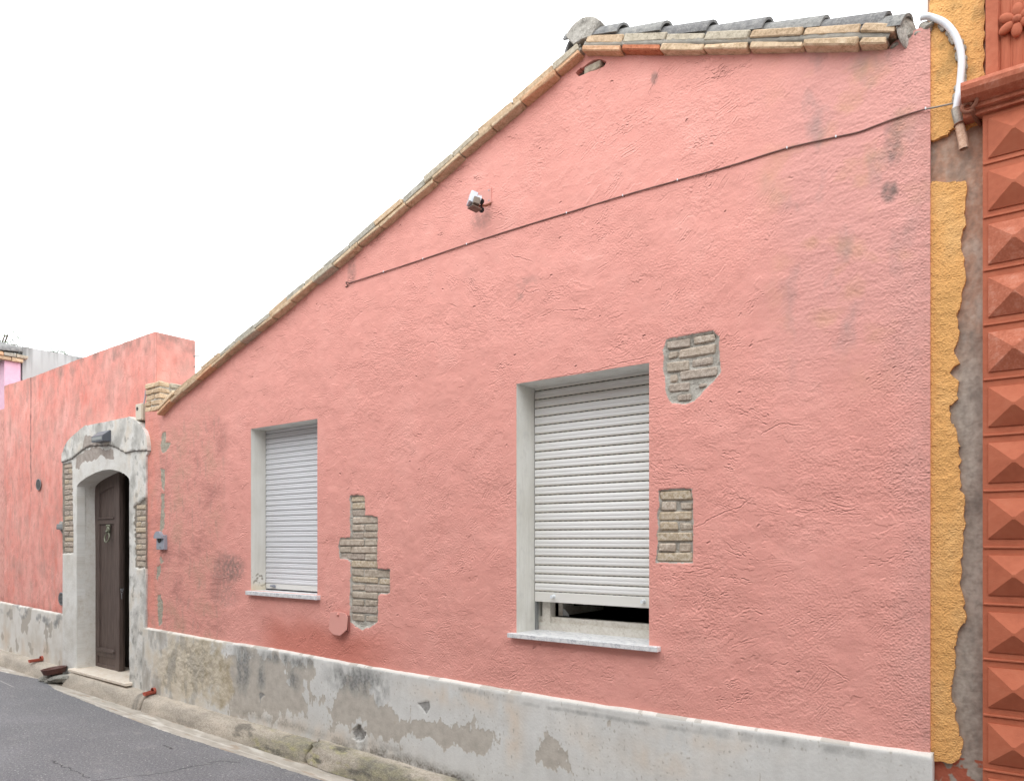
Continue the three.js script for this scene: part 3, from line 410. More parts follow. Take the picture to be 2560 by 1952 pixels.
// plinth of the house
console.log('plinth');
function plinthMesh(xa, xb, top, bottom, zf, FLD, relief, extra) {
  const step = 0.014, n = Math.round((xb - xa) / step), rows = 66, pos = [], uv = [], id = [], lip = [[-0.012, 0.004], [zf * 0.4, 0.001], [zf * 0.85, -0.006], [zf, -0.016]], m = lip.length + rows;
  for (let i = 0; i <= n; i++) { const x = lerp(xa, xb, i / n), T = top(x) + 0.006 * fb(x * 4, 3, 3), B = bottom(x) - 0.05;
    for (let k = 0; k < m; k++) { let y, z; if (k < lip.length) { y = T + lip[k][1]; z = lip[k][0] + (k > 1 ? 0.004 * fb(x * 12, k, 2) : 0); } else { const t = (k - lip.length + 1) / rows; y = lerp(T - 0.016, B, t); z = zf + relief(x, y); } pos.push(x, y, z); uv.push((x - FLD.x0) / FLD.w, (y - FLD.y0) / (FLD.H * FLD.px)); } }
  for (let i = 0; i < n; i++) for (let k = 0; k < m - 1; k++) { const a = i * m + k, b = a + m; id.push(a, a + 1, b, a + 1, b + 1, b); }
  const g = new THREE.BufferGeometry(); g.setAttribute('position', new THREE.Float32BufferAttribute(pos, 3)); g.setAttribute('uv', new THREE.Float32BufferAttribute(uv, 2)); g.setIndex(id); g.computeVertexNormals();
  const sides = []; for (const base of [0, n * m]) { const sp = [], su = []; for (let k = 0; k < m - 1; k++) { const a = base + k, b = a + 1, A = pos.slice(3 * a, 3 * a + 3), B = pos.slice(3 * b, 3 * b + 3); sp.push(...A, ...B, A[0], A[1], -0.03, ...B, B[0], B[1], -0.03, A[0], A[1], -0.03); for (const q of [a, b, a, b, b, a]) su.push(uv[2 * q], uv[2 * q + 1]); } const s = new THREE.BufferGeometry(); s.setAttribute('position', new THREE.Float32BufferAttribute(sp, 3)); s.setAttribute('uv', new THREE.Float32BufferAttribute(su, 2)); s.computeVertexNormals(); sides.push(s); }
  return mergeGeometries([bare(g), ...sides]);
}
const PF = new Field(-8.1, -0.25, 7.62, 1.25, 2048);
const chips = [[1083, 1075, 1], [1, 1, 0]].slice(0, 1);
const zPl = zoomed(560, 1500, 3.24);
const hole1 = mkMask(rough([[1035, 1075], [1060, 1030], [1085, 1010], [1110, 1030], [1145, 1090], [1120, 1140], [1085, 1145], [1045, 1110]].map((p) => zPl(...p, 0.035)), 0.012, 0.006, 31)), hole2 = mkMask(rough([[1560, 825], [1600, 830], [1655, 818], [1668, 870], [1640, 920], [1600, 870]].map((p) => zPl(...p, 0.035)), 0.012, 0.004, 32)), hole3 = mkMask(rough([[280, 760], [300, 745], [335, 770], [300, 790], [288, 840]].map((p) => zPl(...p, 0.035)), 0.012, 0.004, 33));
const gaussAt = (u, v, a, b, s) => { const c = wp(u, v, 0.035), e = wp(u + a, v, 0.035), f = wp(u, v + b, 0.035), ra = e[0] - c[0], rb = c[1] - f[1]; return (x, y) => { const dx = (x - c[0]) / ra, dy = (y - c[1]) / rb; return s * Math.exp(-(dx * dx + dy * dy)); }; };
const sum = (l) => { const f = l.map((a) => gaussAt(...a)); return (x, y) => { let s = 0; for (const q of f) s += q(x, y); return s; }; };
const bareM = sum([[670, 1715, 100, 80, 1.2], [610, 1720, 60, 70, 0.8], [885, 1760, 45, 60, 1.0], [960, 1800, 55, 40, 0.9], [835, 1780, 40, 40, 0.5], [1080, 1830, 90, 26, 0.9], [1180, 1840, 70, 40, 0.75], [970, 1860, 30, 60, 0.5], [1370, 1880, 55, 45, 0.75], [1460, 1930, 30, 30, 0.5], [770, 1680, 30, 30, 0.5], [1040, 1750, 20, 40, 0.3]]);
const mouldM = sum([[890, 1700, 70, 34, 1.1], [605, 1665, 22, 60, 1.0], [655, 1690, 12, 34, 0.9], [700, 1645, 60, 16, 0.8], [735, 1700, 16, 26, 0.9], [950, 1735, 14, 30, 0.7], [760, 1655, 30, 14, 0.6], [1200, 1730, 60, 8, 0.6], [2000, 1860, 300, 14, 0.45], [1500, 1790, 300, 7, 0.5]]);
const ochreM = sum([[500, 1640, 55, 60, 1.0], [470, 1700, 60, 55, 0.7], [560, 1720, 28, 65, 0.75], [430, 1650, 40, 70, 0.45], [400, 1690, 30, 60, 0.3]]);
const sootM = sum([[960, 1885, 70, 22, 0.9], [860, 1860, 60, 12, 0.6], [1080, 1925, 80, 16, 0.8], [730, 1815, 60, 10, 0.5], [640, 1790, 50, 10, 0.35], [1150, 1950, 60, 14, 0.8]]);
const peachM = sum([[1280, 1830, 26, 90, 0.7], [1150, 1745, 120, 26, 0.6], [1650, 1900, 140, 40, 0.5], [1750, 1850, 160, 26, 0.45], [860, 1850, 160, 26, 0.5], [1450, 1850, 60, 60, 0.3], [640, 1790, 100, 30, 0.5]]);
const zf = 0.035;
const lump = (x, y) => { const o = ochreM(x, y); return 0.004 * fb(x * 2, y * 2, 2) + o * (0.008 * fb(x * 9, y * 9, 4)) + (hole1(x, y) ? -0.03 + 0.012 * fb(x * 20, y * 20, 3) : 0) + (hole2(x, y) ? -0.006 : 0) + (hole3(x, y) ? -0.005 : 0); };
const bareMask = (x, y) => bareM(x, y) + 0.85 * fb(x * 6.5, y * 4.2, 5) + 0.3 * fb(x * 34, y * 15, 3);
PF.fill((x, y) => { const b = sm(0.52, 0.58, bareMask(x, y)); return 0.0012 * fb(x * 9, y * 9, 3) + 0.0005 * fb(x * 60, y * 60, 2) - 0.0011 * b + ochreM(x, y) * 0.005 * fb(x * 24, y * 24, 4); });
const plMap = colorTex(PF.W, PF.H, (i, j) => {
  const x = PF.x0 + (i + 0.5) * PF.px, y = PF.y0 + (j + 0.5) * PF.px, d = plTop(x) - y;
  let c = hex(0xD6D5D1); const a = fb(x * 2.2, y * 2.2, 4), b = fb(x * 11, y * 7, 4); c = mixc(c, a > 0 ? hex(0xE3E2DE) : hex(0xCDCBC6), clamp(Math.abs(a) * 1.1)); c = mixc(c, b > 0 ? hex(0xE2E2DF) : hex(0xC9C8C4), clamp(Math.abs(b) * 0.7));
  const pe = peachM(x, y) * clamp(0.6 + 1.3 * fb(x * 6, y * 4, 4)); c = mixc(c, hex(0xDFC6AC), clamp(pe) * 0.85);
  const st = fb(x * 26, y * 2.5, 3); c = mixc(c, st > 0 ? hex(0xE4E4E2) : hex(0xBFBDB8), Math.abs(st) * 0.25);
  const bm = bareMask(x, y); if (bm > 0.5) { const g = fb(x * 14, y * 14, 3), cc = mixc(hex(0xBBB3A8), g > 0 ? hex(0xC7C0B5) : hex(0xA9A196), clamp(Math.abs(g) * 1.2)); c = mixc(c, cc, sm(0.5, 0.55, bm) * 0.95); }
  const sp = pn(x * 60, y * 38); if (sp > 0.45 && fb(x * 3, y * 3 + 4, 3) > -0.05) c = mixc(c, hex(0xABA59B), clamp((sp - 0.45) * 4) * 0.7);
  const oc = ochreM(x, y) + 0.6 * fb(x * 7, y * 7, 4); if (oc > 0.35) { const g = fb(x * 10, y * 10, 6); c = mixc(c, mixc(hex(0xBFB096), g > 0 ? hex(0xD2C6AE) : hex(0x968667), clamp(Math.abs(g) * 1.4)), sm(0.2, 0.75, oc) * 0.8); }
  const lft = sm(-6.4, -7.2, x + 0.3 * fb(x * 3, y * 3, 3)); if (lft > 0) { const g = fb(x * 6, y * 3, 4); c = mixc(c, g > 0 ? hex(0xD3C8B6) : hex(0xA9A297), clamp(0.35 + Math.abs(g) * 1.4) * lft); }
  const mo = mouldM(x, y) * clamp(0.75 + 1.2 * fb(x * 10, y * 6, 5)) + 0.25 * fb(x * 30, y * 18, 3) * mouldM(x, y); if (mo > 0.1) c = mixc(c, mixc(hex(0x8F8F8C), hex(0x6F6F6D), clamp(0.4 + 1.5 * fb(x * 40, y * 40, 3))), clamp((mo - 0.1) * 1.5) * 0.85);
  const so = sootM(x, y) * clamp(0.7 + 1.5 * fb(x * 9, y * 13, 5)) * (0.75 + 0.5 * pn(x * 60, y * 60)); c = mixc(c, hex(0x5A544C), clamp(so) * 0.85);
  if (hole1(x, y)) { const g = fb(x * 30, y * 30, 3); c = mixc(hex(0x9E9C98), g > 0 ? hex(0xC9C7C3) : hex(0x77746f), clamp(Math.abs(g) * 1.4)); } else if (hole2(x, y) || hole3(x, y)) c = mixc(hex(0xA3A19D), hex(0x8b8986), clamp(0.5 + fb(x * 40, y * 40, 2)));
  if (d < 0.014) { const g = fb(x * 5, 1.5, 4); c = mixc(c, g > -0.1 ? hex(0xDDD9D1) : hex(0xB5B0A6), 0.7); }
  const k = pn(x * 190, y * 190); return mixc(c, k > 0 ? hex(0xF0EFEC) : hex(0x8f8c86), Math.abs(k) * 0.16);
});
{
  const g = plinthMesh(XL - 0.0, wx(2332, 0.035), plTop, (x) => kerbY(x) - 0.02, zf, PF, lump);
  mesh('plinth', g, std({ map: plMap, bumpMap: heightTex(PF.W, PF.H, PF.a), bumpScale: 1, roughness: 0.9 }), house);
}

// windows
console.log('windows');
const slatMat = (cream) => { const W = 64, H = 64; const t = colorTex(W, H, (i, j) => { const v = j / H; let c = cream ? hex(0xE6E5E3) : hex(0xDADBDE); if (cream) { const y = Math.max(sm(0.3, 0.1, v), sm(0.88, 1, v)); c = mixc(c, hex(0xDDD2B8), y * 0.4 * (0.8 + 0.4 * pn(i * 0.3, 3))); if (v < 0.07) c = (i % 32) < 17 ? hex(0x1d1c1a) : hex(0x8d8574); } else if (v < 0.05) c = hex(0x8a8987); return c; }, THREE.RepeatWrapping); t.repeat.set(12, 1); return std({ map: t, roughness: 0.38 }); };
function slatGeo(x0, x1, p, kind) {
  const pr = kind === 'wide' ? [[-0.004, 0], [-0.004, 0.05], [0.002, 0.075], [0.0068, 0.2], [0.0075, 0.34], [0.0058, 0.47], [0.0048, 0.51], [0.0066, 0.56], [0.0075, 0.68], [0.0055, 0.84], [0.001, 0.96], [-0.004, 1.0]] : [[-0.003, 0], [-0.002, 0.04], [0.004, 0.1], [0.0066, 0.28], [0.006, 0.5], [0.0026, 0.6], [0.0022, 0.63], [0.0046, 0.7], [0.005, 0.82], [0.002, 0.95], [-0.003, 1.0]];
  const loop = [...pr, [-0.009, 1.0], [-0.009, 0]], pos = [], nor = [], uv = [];
  for (let k = 0; k < loop.length; k++) { const a = loop[k], b = loop[(k + 1) % loop.length], q = [[x0, a], [x1, a], [x0, b], [x0, b], [x1, a], [x1, b]]; for (const [x, [z, t]] of q) { pos.push(x, t * p, z); uv.push(x, t); } }
  const g = new THREE.BufferGeometry(); g.setAttribute('position', new THREE.Float32BufferAttribute(pos, 3)); g.setAttribute('uv', new THREE.Float32BufferAttribute(uv, 2)); g.computeVertexNormals(); return g;
}
const jambMap = (seed, chip) => { const W = 128, H = 512; return colorTex(W, H, (i, j) => { const u = i / W, v = j / H; let c = hex(0xDDDBD3); const a = fb(u * 2 + seed, v * 5, 4), s = fb(u * 14 + seed, v * 3, 3); c = mixc(c, a > 0 ? hex(0xE4E3DD) : hex(0xCDCAC0), clamp(Math.abs(a) * 1.2)); c = mixc(c, s > 0 ? hex(0xE6E6E2) : hex(0xBDBBB3), Math.abs(s) * 0.35); if (chip) { const q = fb(u * 7 + seed, v * 34, 4) - Math.abs(v - 0.075) * 7 + 0.28; if (q > 0.2 && v < 0.18) c = mixc(c, hex(0x9C978C), clamp((q - 0.2) * 8)); c = mixc(c, hex(0xDCCFB4), sm(0.08, 0.02, v + 0.03 * fb(u * 5, v * 9, 2)) * 0.7); } else { const q = fb(u * 5 + seed, v * 22, 4); c = mixc(c, hex(0xC2C0BA), clamp(q - 0.1) * 0.7); } return c; }); };
function opening(w, label, seed, chip) {
  const g = group('window_reveal', house), { x0, x1, y0, y1, d } = w, mj = std({ map: jambMap(seed, chip), bumpMap: bumpN, bumpScale: 0.6, roughness: 0.88 });
  const jamb = box(x0 - 0.03, x0 + 0.0005, y0 - 0.02, y1 + 0.02, -0.36, 0.001); { const p = jamb.attributes.position, uv = jamb.attributes.uv; for (let i = 0; i < uv.count; i++) uv.setXY(i, clamp(-p.getZ(i) / 0.36 + 0.02), clamp((p.getY(i) - y0) / (y1 - y0), 0.001, 0.999)); }
  mesh('jamb', jamb, mj, g); mesh('jamb', box(x1 - 0.0005, x1 + 0.03, y0 - 0.02, y1 + 0.02, -0.36, 0.001), M.white, g); mesh('lintel', box(x0, x1, y1 - 0.0005, y1 + 0.03, -0.36, 0.001), M.white, g);
  return g;
}
opening(bigW, '', 3, false); opening(smW, '', 8, true);
{ // big window: shutter lowered nearly to the sill, frame and dark room below it
  const { x0, x1, y0, y1, d } = bigW, zs = -d, pit = 0.0602, sg = group('roller_shutter', house), m = slatMat(true);
  const barTop = wp(1338, 1478, zs)[1], barBot = wp(1338, 1503, zs)[1], n = Math.ceil((y1 - barTop) / pit), g = slatGeo(x0 + 0.006, x1 - 0.004, pit, 'wide');
  for (let k = 0; k < n; k++) { const o = mesh('slat', g, m, sg); o.position.set(0, barTop + k * pit, zs); }
  mesh('bottom_bar', rbox(x1 - x0 - 0.01, barTop - barBot, 0.016, 0.004).translate((x0 + x1) / 2, (barTop + barBot) / 2, zs - 0.002), std({ color: rgb(228, 226, 220), roughness: 0.4 }), sg);
  for (const u of [1382, 1608]) { const p = wp(u, u < 1500 ? 1493 : 1506, zs + 0.02), o = mesh('stop_peg', merge([new THREE.CylinderGeometry(0.011, 0.012, 0.035, 14).rotateX(Math.PI / 2).translate(0, 0, 0.0), new THREE.CylinderGeometry(0.014, 0.014, 0.006, 14).rotateX(Math.PI / 2).translate(0, 0, -0.015)]), M.pvcWhite, sg); o.position.set(p[0], barTop - 0.028, zs + 0.022); }
  const fr = group('window_frame', house), zfz = zs - 0.05;
  mesh('bottom_rail', merge([box(x0, x1, y0, y0 + 0.062, zfz - 0.06, zfz + 0.01), box(x0, x1, y0 + 0.062, y0 + 0.1, zfz - 0.06, zfz - 0.012)]), M.woodWhite, fr);
  mesh('stile', box(x0 + 0.035, x0 + 0.1, y0 + 0.062, y1, zfz - 0.058, zfz + 0.006), M.woodWhite, fr); mesh('stile', box(x1 - 0.05, x1, y0 + 0.102, y1, zfz - 0.058, zfz - 0.02), M.woodWhite, fr);
  mesh('guide_rail', box(x0 + 0.0, x0 + 0.012, y0, y1, zs - 0.03, zs + 0.0), M.greyMetal, fr);
  mesh('casement', merge([box(x0 + 0.115, x0 + 0.15, y0 + 0.105, y1, -0.48, zfz - 0.075), box(x0 + 0.115, x0 + 0.15, y0 + 0.105, y0 + 0.16, -0.9, -0.48)]), M.woodWhite, fr);
  const hb = new THREE.Shape([[0, 0], [0.05, 0], [0.05, 0.012], [0.012, 0.05], [0, 0.05]].map((p) => new THREE.Vector2(...p))); mesh('hinge_bracket', boxUV(new THREE.ExtrudeGeometry(hb, { depth: 0.006, bevelEnabled: false })).translate(x0 + 0.155, y0 + 0.106, zfz - 0.075), M.steel, fr);
  const S = wp(1268, 1583, 0.05), E = wp(1644, 1617, 0.05), ym = (S[1] + E[1]) / 2; const sill = mesh('sill', rbox(E[0] - S[0], 0.03, 0.36, 0.003).translate((S[0] + E[0]) / 2, ym - 0.015, 0.052 - 0.18), M.marble, house);
}
{ // small window
  const { x0, x1, y0, y1, d } = smW, zs = -d, pit = 0.048, sg = group('roller_shutter', house), m = slatMat(false), b0 = y0 + 0.012, n = Math.ceil((y1 - b0) / pit), g = slatGeo(x0 + 0.004, x1 - 0.004, pit, 'narrow');
  for (let k = 1; k < n; k++) { const o = mesh('slat', g, m, sg); o.position.set(0, b0 + k * pit, zs); }
  mesh('bottom_bar', rbox(x1 - x0 - 0.01, pit, 0.014, 0.003).translate((x0 + x1) / 2, b0 + pit / 2, zs - 0.002), std({ color: rgb(217, 216, 212), roughness: 0.4 }), sg);
  const p = wp(680, 1470, zs + 0.02); mesh('pull_handle', merge([new THREE.CylinderGeometry(0.009, 0.011, 0.05, 12).rotateZ(Math.PI / 2), new THREE.CylinderGeometry(0.013, 0.013, 0.008, 12).rotateX(Math.PI / 2).translate(0.022, -0.004, -0.012)]), M.greyPlastic, sg).position.set(p[0], b0 + pit * 0.6, zs + 0.02);
  mesh('guide_rail', box(x0, x0 + 0.006, y0, y1, zs - 0.03, zs + 0.004), M.greyMetal, sg);
  const S = wp(613, 1476, 0.045), E = wp(790, 1490, 0.045), ym = (S[1] + E[1]) / 2; mesh('sill', rbox(E[0] - S[0] + 0.01, 0.036, 0.32, 0.003).translate((S[0] + E[0]) / 2, ym - 0.018, 0.045 - 0.16), M.marble, house);
}
// the rooms behind: closed shell
{
  const b = -0.392, r = -7;
  mesh('side_wall', box(XL, XL + 0.3, -0.4, 2.95, r, b), M.mortar, house); mesh('side_wall', box(XR - 0.3, XR, -0.4, 3.9, r, b), M.mortar, house);
  mesh('rear_wall', box(XL + 0.3, XR - 0.3, -0.4, 3.0, r, r + 0.3), M.interior, house); mesh('floor', box(XL + 0.3, XR - 0.3, -0.1, 0.0, r + 0.3, b), M.interior, house); mesh('ceiling', box(XL + 0.3, XR - 0.3, 2.95, 3.05, r + 0.3, b), M.interior, house);
  mesh('partition', box(-4.4, -4.25, 0.0, 2.95, r + 0.3, b), M.interior, house);
}

// verge: two courses of slabs along both slopes
console.log('roof');
rnd = mul(33);
const verge = group('verge', house);
const slope = (l, s) => { let acc = [0]; for (let i = 1; i < l.length; i++) acc.push(acc[i - 1] + Math.hypot(l[i][0] - l[i - 1][0], l[i][1] - l[i - 1][1])); const tot = acc[acc.length - 1]; return { tot, at: (t) => { let i = 1; while (i < l.length - 1 && acc[i] < t) i++; const k = (t - acc[i - 1]) / (acc[i] - acc[i - 1]); return [lerp(l[i - 1][0], l[i][0], k), lerp(l[i - 1][1], l[i][1], k), Math.atan2(l[i][1] - l[i - 1][1], l[i][0] - l[i - 1][0])]; } }; };
function course(line, lift, th, zfront, depth, lens, mats, gapEnd, startOff) {
  const S = slope(line); let t = startOff;
  while (t < S.tot - 0.05) { const L = Math.min(rr(...lens), S.tot - t - gapEnd); if (L < 0.05) break; const [x, y, a] = S.at(t + L / 2), h = th * rr(0.9, 1.08), o = mesh('brick', brickGeo(L - 0.008, h, depth, 0.005, 0.0045), mats(), verge); const c = lift + th / 2 + rr(-0.003, 0.003); o.position.set(x - Math.sin(a) * c, y + Math.cos(a) * c, zfront - depth / 2 + rr(-0.008, 0.006)); o.rotation.set(rr(-0.03, 0.03), rr(-0.015, 0.015), a + rr(-0.012, 0.012)); t += L; }
}
const tanPick = (w) => () => { const q = rnd(); let s = 0; for (const [m, p] of w) { s += p; if (q < s) return m; } return w[0][0]; };
const B5 = M.brickTan;
course(lowL, 0.0, 0.032, VP, 0.2, [0.24, 0.31], tanPick([[B5[0], 0.4], [B5[4], 0.2], [B5[1], 0.25], [B5[2], 0.15]]), 0.01, 0.0);
course(lowL, 0.037, 0.047, VP - 0.008, 0.19, [0.24, 0.34], tanPick([[B5[3], 0.45], [B5[2], 0.3], [B5[1], 0.15], [B5[0], 0.1]]), 0.01, 0.03);
course(lowR, 0.0, 0.032, VP, 0.2, [0.26, 0.3], tanPick([[B5[0], 0.6], [M.brickRed, 0.14], [B5[4], 0.26]]), 0.005, 0.0);
course(lowR, 0.05, 0.044, VP - 0.006, 0.19, [0.25, 0.3], tanPick([[B5[1], 0.35], [B5[2], 0.45], [B5[4], 0.2]]), -0.02, 0.0);
function bed(line, lo, hi, z1, z0, seed) { const pos = [], id = [], n = 90, S = slope(line), P = []; for (let i = 0; i <= n; i++) { const [x, y, a] = S.at(S.tot * i / n); const j = 0.006 * fb(i * 0.4, seed, 3); for (const [h, z] of [[lo, z0], [lo, z1 + j], [(lo + hi) / 2, z1 + 0.004 + j], [hi + j, z1 + j], [hi, z0]]) pos.push(x - Math.sin(a) * h, y + Math.cos(a) * h, z); } for (let i = 0; i < n; i++) for (let k = 0; k < 4; k++) { const a = i * 5 + k, b = a + 5; id.push(a, b, a + 1, b, b + 1, a + 1); } const g = new THREE.BufferGeometry(); g.setAttribute('position', new THREE.Float32BufferAttribute(pos, 3)); g.setIndex(id); g.computeVertexNormals(); return boxUV(g); }
mesh('mortar_bed', bed(lowL, 0.02, 0.046, VP - 0.022, -0.2, 1), M.mortarWarm, verge); mesh('mortar_bed', bed(lowR, 0.022, 0.06, VP - 0.012, -0.2, 2), M.mortarWarm, verge);
mesh('mortar_bed', bed(lowL, 0.06, 0.088, VP - 0.035, -0.25, 3), M.mortar, verge); mesh('mortar_bed', bed(lowR, 0.075, 0.105, VP - 0.03, -0.25, 4), M.mortar, verge);

// roof
const roof = group('roof', house);
function coppo(r0, r1, len, th = 0.013, arc = Math.PI * 0.98) {      // a barrel tile, axis along x, wide end at +x
  const n = 12, m = 4, pos = [], id = [], row = (R) => { const b = []; for (let i = 0; i <= m; i++) for (let k = 0; k <= n; k++) { const a = (Math.PI - arc) / 2 + arc * k / n, r = lerp(r0, r1, i / m) + R; b.push(lerp(-len / 2, len / 2, i / m), Math.sin(a) * r, Math.cos(a) * r); } return b; };
  const A = row(0), B = row(-th), o = A.length / 3, w = n + 1; pos.push(...A, ...B);
  for (let i = 0; i < m; i++) for (let k = 0; k < n; k++) { const a = i * w + k; id.push(a, a + 1, a + w, a + 1, a + w + 1, a + w); id.push(o + a, o + a + w, o + a + 1, o + a + 1, o + a + w, o + a + w + 1); }
  for (let k = 0; k < n; k++) for (const i of [0, m]) { const a = i * w + k; id.push(a, a + 1, o + a, a + 1, o + a + 1, o + a); }
  for (let i = 0; i < m; i++) for (const k of [0, n]) { const a = i * w + k; id.push(a, a + w, o + a, a + w, o + a + w, o + a); }
  const g = new THREE.BufferGeometry(); g.setAttribute('position', new THREE.Float32BufferAttribute(pos, 3)); g.setIndex(id); const h = g.toNonIndexed(); h.computeVertexNormals(); return boxUV(h, 1, rnd(), rnd());
}
const SR = slope(lowR), SLl = slope(lowL), angR = SR.at(0.9)[2], angL = SLl.at(2)[2];
{
  const cuts = [1560, 1667, 1779, 1918, 2058, 2212].map((u) => wx(u, -0.03));
  const yTop = (x) => poly(x, lowR) + 0.118;
  for (let k = 0; k < cuts.length; k++) { const xe = cuts[k], len = 0.42, g = coppo(0.078, 0.094, len), o = mesh('roof_tile', g, M.tile[k % 3], roof); const cx = xe - Math.cos(angR) * len / 2; o.position.set(cx, yTop(cx) - 0.035 + 0.012, -0.03 + rr(-0.008, 0.008)); o.rotation.set(rr(-0.06, 0.06), rr(-0.03, 0.03), angR + 0.055); }
  { const xe = wx(2272, -0.02), len = 0.3, g = coppo(0.075, 0.085, len), o = mesh('roof_tile', g, M.tile[1], roof); o.position.set(xe - len / 2, yTop(xe - 0.2) - 0.055, -0.02); o.rotation.z = angR + 0.02; o.rotation.y = -0.12; const pl = mesh('tile_plug', (() => { const s = new THREE.SphereGeometry(0.083, 16, 10, 0, Math.PI * 2, 0, Math.PI / 2).scale(1, 0.18, 1).rotateZ(-Math.PI / 2); return boxUV(s); })(), M.mortar, roof); pl.position.set(xe - 0.004, yTop(xe - 0.2) - 0.055 - 0.045, -0.005); pl.rotation.y = -0.4; }
  // ridge capping
  const rx = lowR[0][0] - 0.03, ry = lowR[0][1] + 0.1; for (let k = 0; k < 16; k++) { const o = mesh('ridge_tile', coppo(0.135, 0.148, 0.48, 0.016, Math.PI * 0.86), M.tile[k % 3], roof); o.rotation.y = -Math.PI / 2; o.position.set(rx, ry - 0.045, 0.0 - 0.24 - k * 0.42); }
  const plug = new THREE.Shape([[165, 405], [182, 370], [205, 335], [235, 300], [270, 262], [335, 215], [380, 200], [420, 193], [460, 196], [490, 203], [540, 238], [525, 275], [500, 320], [470, 370], [440, 412], [395, 425], [345, 440], [300, 470], [250, 498], [225, 470], [195, 440]].map((p) => { const q = zV(...p, 0.06); return new THREE.Vector2(q[0] + 0.004 * fb(p[0] * 0.05, p[1] * 0.05, 2), q[1]); }));
  mesh('ridge_plug', boxUV(new THREE.ExtrudeGeometry(plug, { depth: 0.09, bevelEnabled: true, bevelSize: 0.006, bevelThickness: 0.012, bevelSegments: 2 })).translate(0, 0, -0.04), M.mortar, roof);
  // the slopes and the field of tiles behind the verge
  const slab = (a, b) => { const s = new THREE.Shape([[a[0], a[1]], [b[0], b[1]], [b[0], b[1] + 0.05], [a[0], a[1] + 0.05]].map((p) => new THREE.Vector2(...p))); return boxUV(new THREE.ExtrudeGeometry(s, { depth: 6.9, bevelEnabled: false })).translate(0, 0.04, -7.1); };
  mesh('roof_deck', slab([lowL[0][0] - 0.1, lowL[0][1] - 0.03], [lowL[lowL.length - 1][0], lowL[lowL.length - 1][1]]), M.mortar, roof); mesh('roof_deck', slab(lowR[0], [lowR[lowR.length - 1][0] + 0.15, lowR[lowR.length - 1][1] - 0.05]), M.mortar, roof);
  const all = []; const proto = coppo(0.085, 0.095, 0.44, 0.013, Math.PI * 0.9);
  for (let r = 0; r < 30; r++) { const z = -0.26 - r * 0.225; for (let k = 0; k < 15; k++) { const t = 0.25 + k * 0.36; if (t > SLl.tot - 0.1) break; const [x, y, a] = SLl.at(t); all.push(place(proto.clone().rotateY(Math.PI), x, y + 0.1, z, 0, 0, a + 0.02)); } for (let k = 0; k < 5; k++) { const t = 0.25 + k * 0.36; if (t > SR.tot) break; const [x, y, a] = SR.at(t); all.push(place(proto.clone(), x, y + 0.075, z, 0, 0, a + 0.03)); } }
  const cov = mesh('roof_covering', mergeGeometries(all), M.tile[0], roof); cov.userData.kind = 'stuff';
}
{ const pts = [[2238, 108], [2248, 100], [2262, 90], [2280, 79], [2300, 68], [2322, 56]].map(([u, v]) => wp(u, v)); const g = []; rnd = mul(37); for (let k = 0; k < 26; k++) { const t = k / 25 * 4.999, i = Math.floor(t), f = t - i, x = lerp(pts[i][0], pts[i + 1][0], f), y = lerp(pts[i][1], pts[i + 1][1], f), G = new THREE.IcosahedronGeometry(rr(0.014, 0.022), 1); G.scale(1.3, 0.8, 1.6); g.push(place(G, x, y - 0.012, -0.02 + rr(-0.01, 0.01), rr(0, 3), rr(0, 3), 0.6)); } mesh('mortar_fillet', boxUV(merge(g)), M.mortarWarm, verge);
}
// brick corner stub above the doorway side, under the eave
{
  rnd = mul(41); const q = group('corner_pier', house), a = wp(362, 960), b = wp(398, 1026), w = b[0] - a[0]; const rows = 5, ph = (a[1] - b[1]) / rows;
  mesh('mortar_core', box(a[0] + 0.012, b[0] - 0.015, b[1] - 0.02, a[1] - 0.012, -0.28, -0.012), M.mortarWarm, q);
  for (let r = 0; r < rows; r++) { const y = b[1] + (r + 0.5) * ph, cut = r % 2 ? 0.36 : 0.62, xs = [[0, cut], [cut, 1]]; for (const [s, e] of xs) { const o = mesh('brick', brickGeo(w * (e - s) - 0.01, ph - 0.012, 0.12, 0.008, 0.006), r % 2 ? B5[1] : B5[0], q); o.position.set(a[0] + w * (s + e) / 2, y, -0.058 + rr(-0.006, 0.006)); } const o = mesh('brick', brickGeo(0.1, ph - 0.012, 0.15, 0.01, 0.008), B5[2], q); o.position.set(b[0] - 0.052, y, -0.2); }
}

// ------------------------------------------------------------------ coral gate wall with the arched doorway
console.log('gate');
const GZ = -0.06, GXR = wx(388, GZ), GXL = wx(9.5, GZ), gateTop = [[9.5, 964.5], [81, 942], [238, 882], [388, 828]].map(([u, v]) => wp(u, v, GZ));
const gTop = (x) => poly(x, gateTop) + 0.008 * fb(x * 6, 1, 3);
const SZ = 0.03;                                                     // face of the doorway surround
const zG = zoomed(140, 1000, 6.46), zH = zoomed(0, 1180, 4.2);
const openPts = [[186, 1680], [189, 1400], [189.5, 1215], [193, 1209], [199, 1203], [212, 1194], [227, 1186], [240, 1180], [254, 1175], [271, 1173], [284, 1174.5], [296, 1178], [307, 1184], [315, 1190], [320, 1197], [321, 1208], [321, 1500], [321, 1735]].map(([u, v]) => wp(u, v, SZ));
const OX0 = openPts[2][0], OX1 = openPts[16][0]; for (const i of [0, 1, 2]) openPts[i][0] = OX0; for (const i of [15, 16, 17]) openPts[i][0] = OX1; openPts[0][1] = openPts[17][1] = -0.2;
const hood = [[154, 1690], [154, 1156], [155, 1133], [168, 1108], [194, 1080], [227, 1057], [258, 1042], [292, 1036], [323, 1042], [346, 1056], [360, 1074], [369, 1091], [369, 1127], [362, 1140], [362, 1735]].map(([u, v]) => wp(u, v, SZ)); hood[0][1] = hood[14][1] = -0.2; hood[1][0] = hood[0][0];
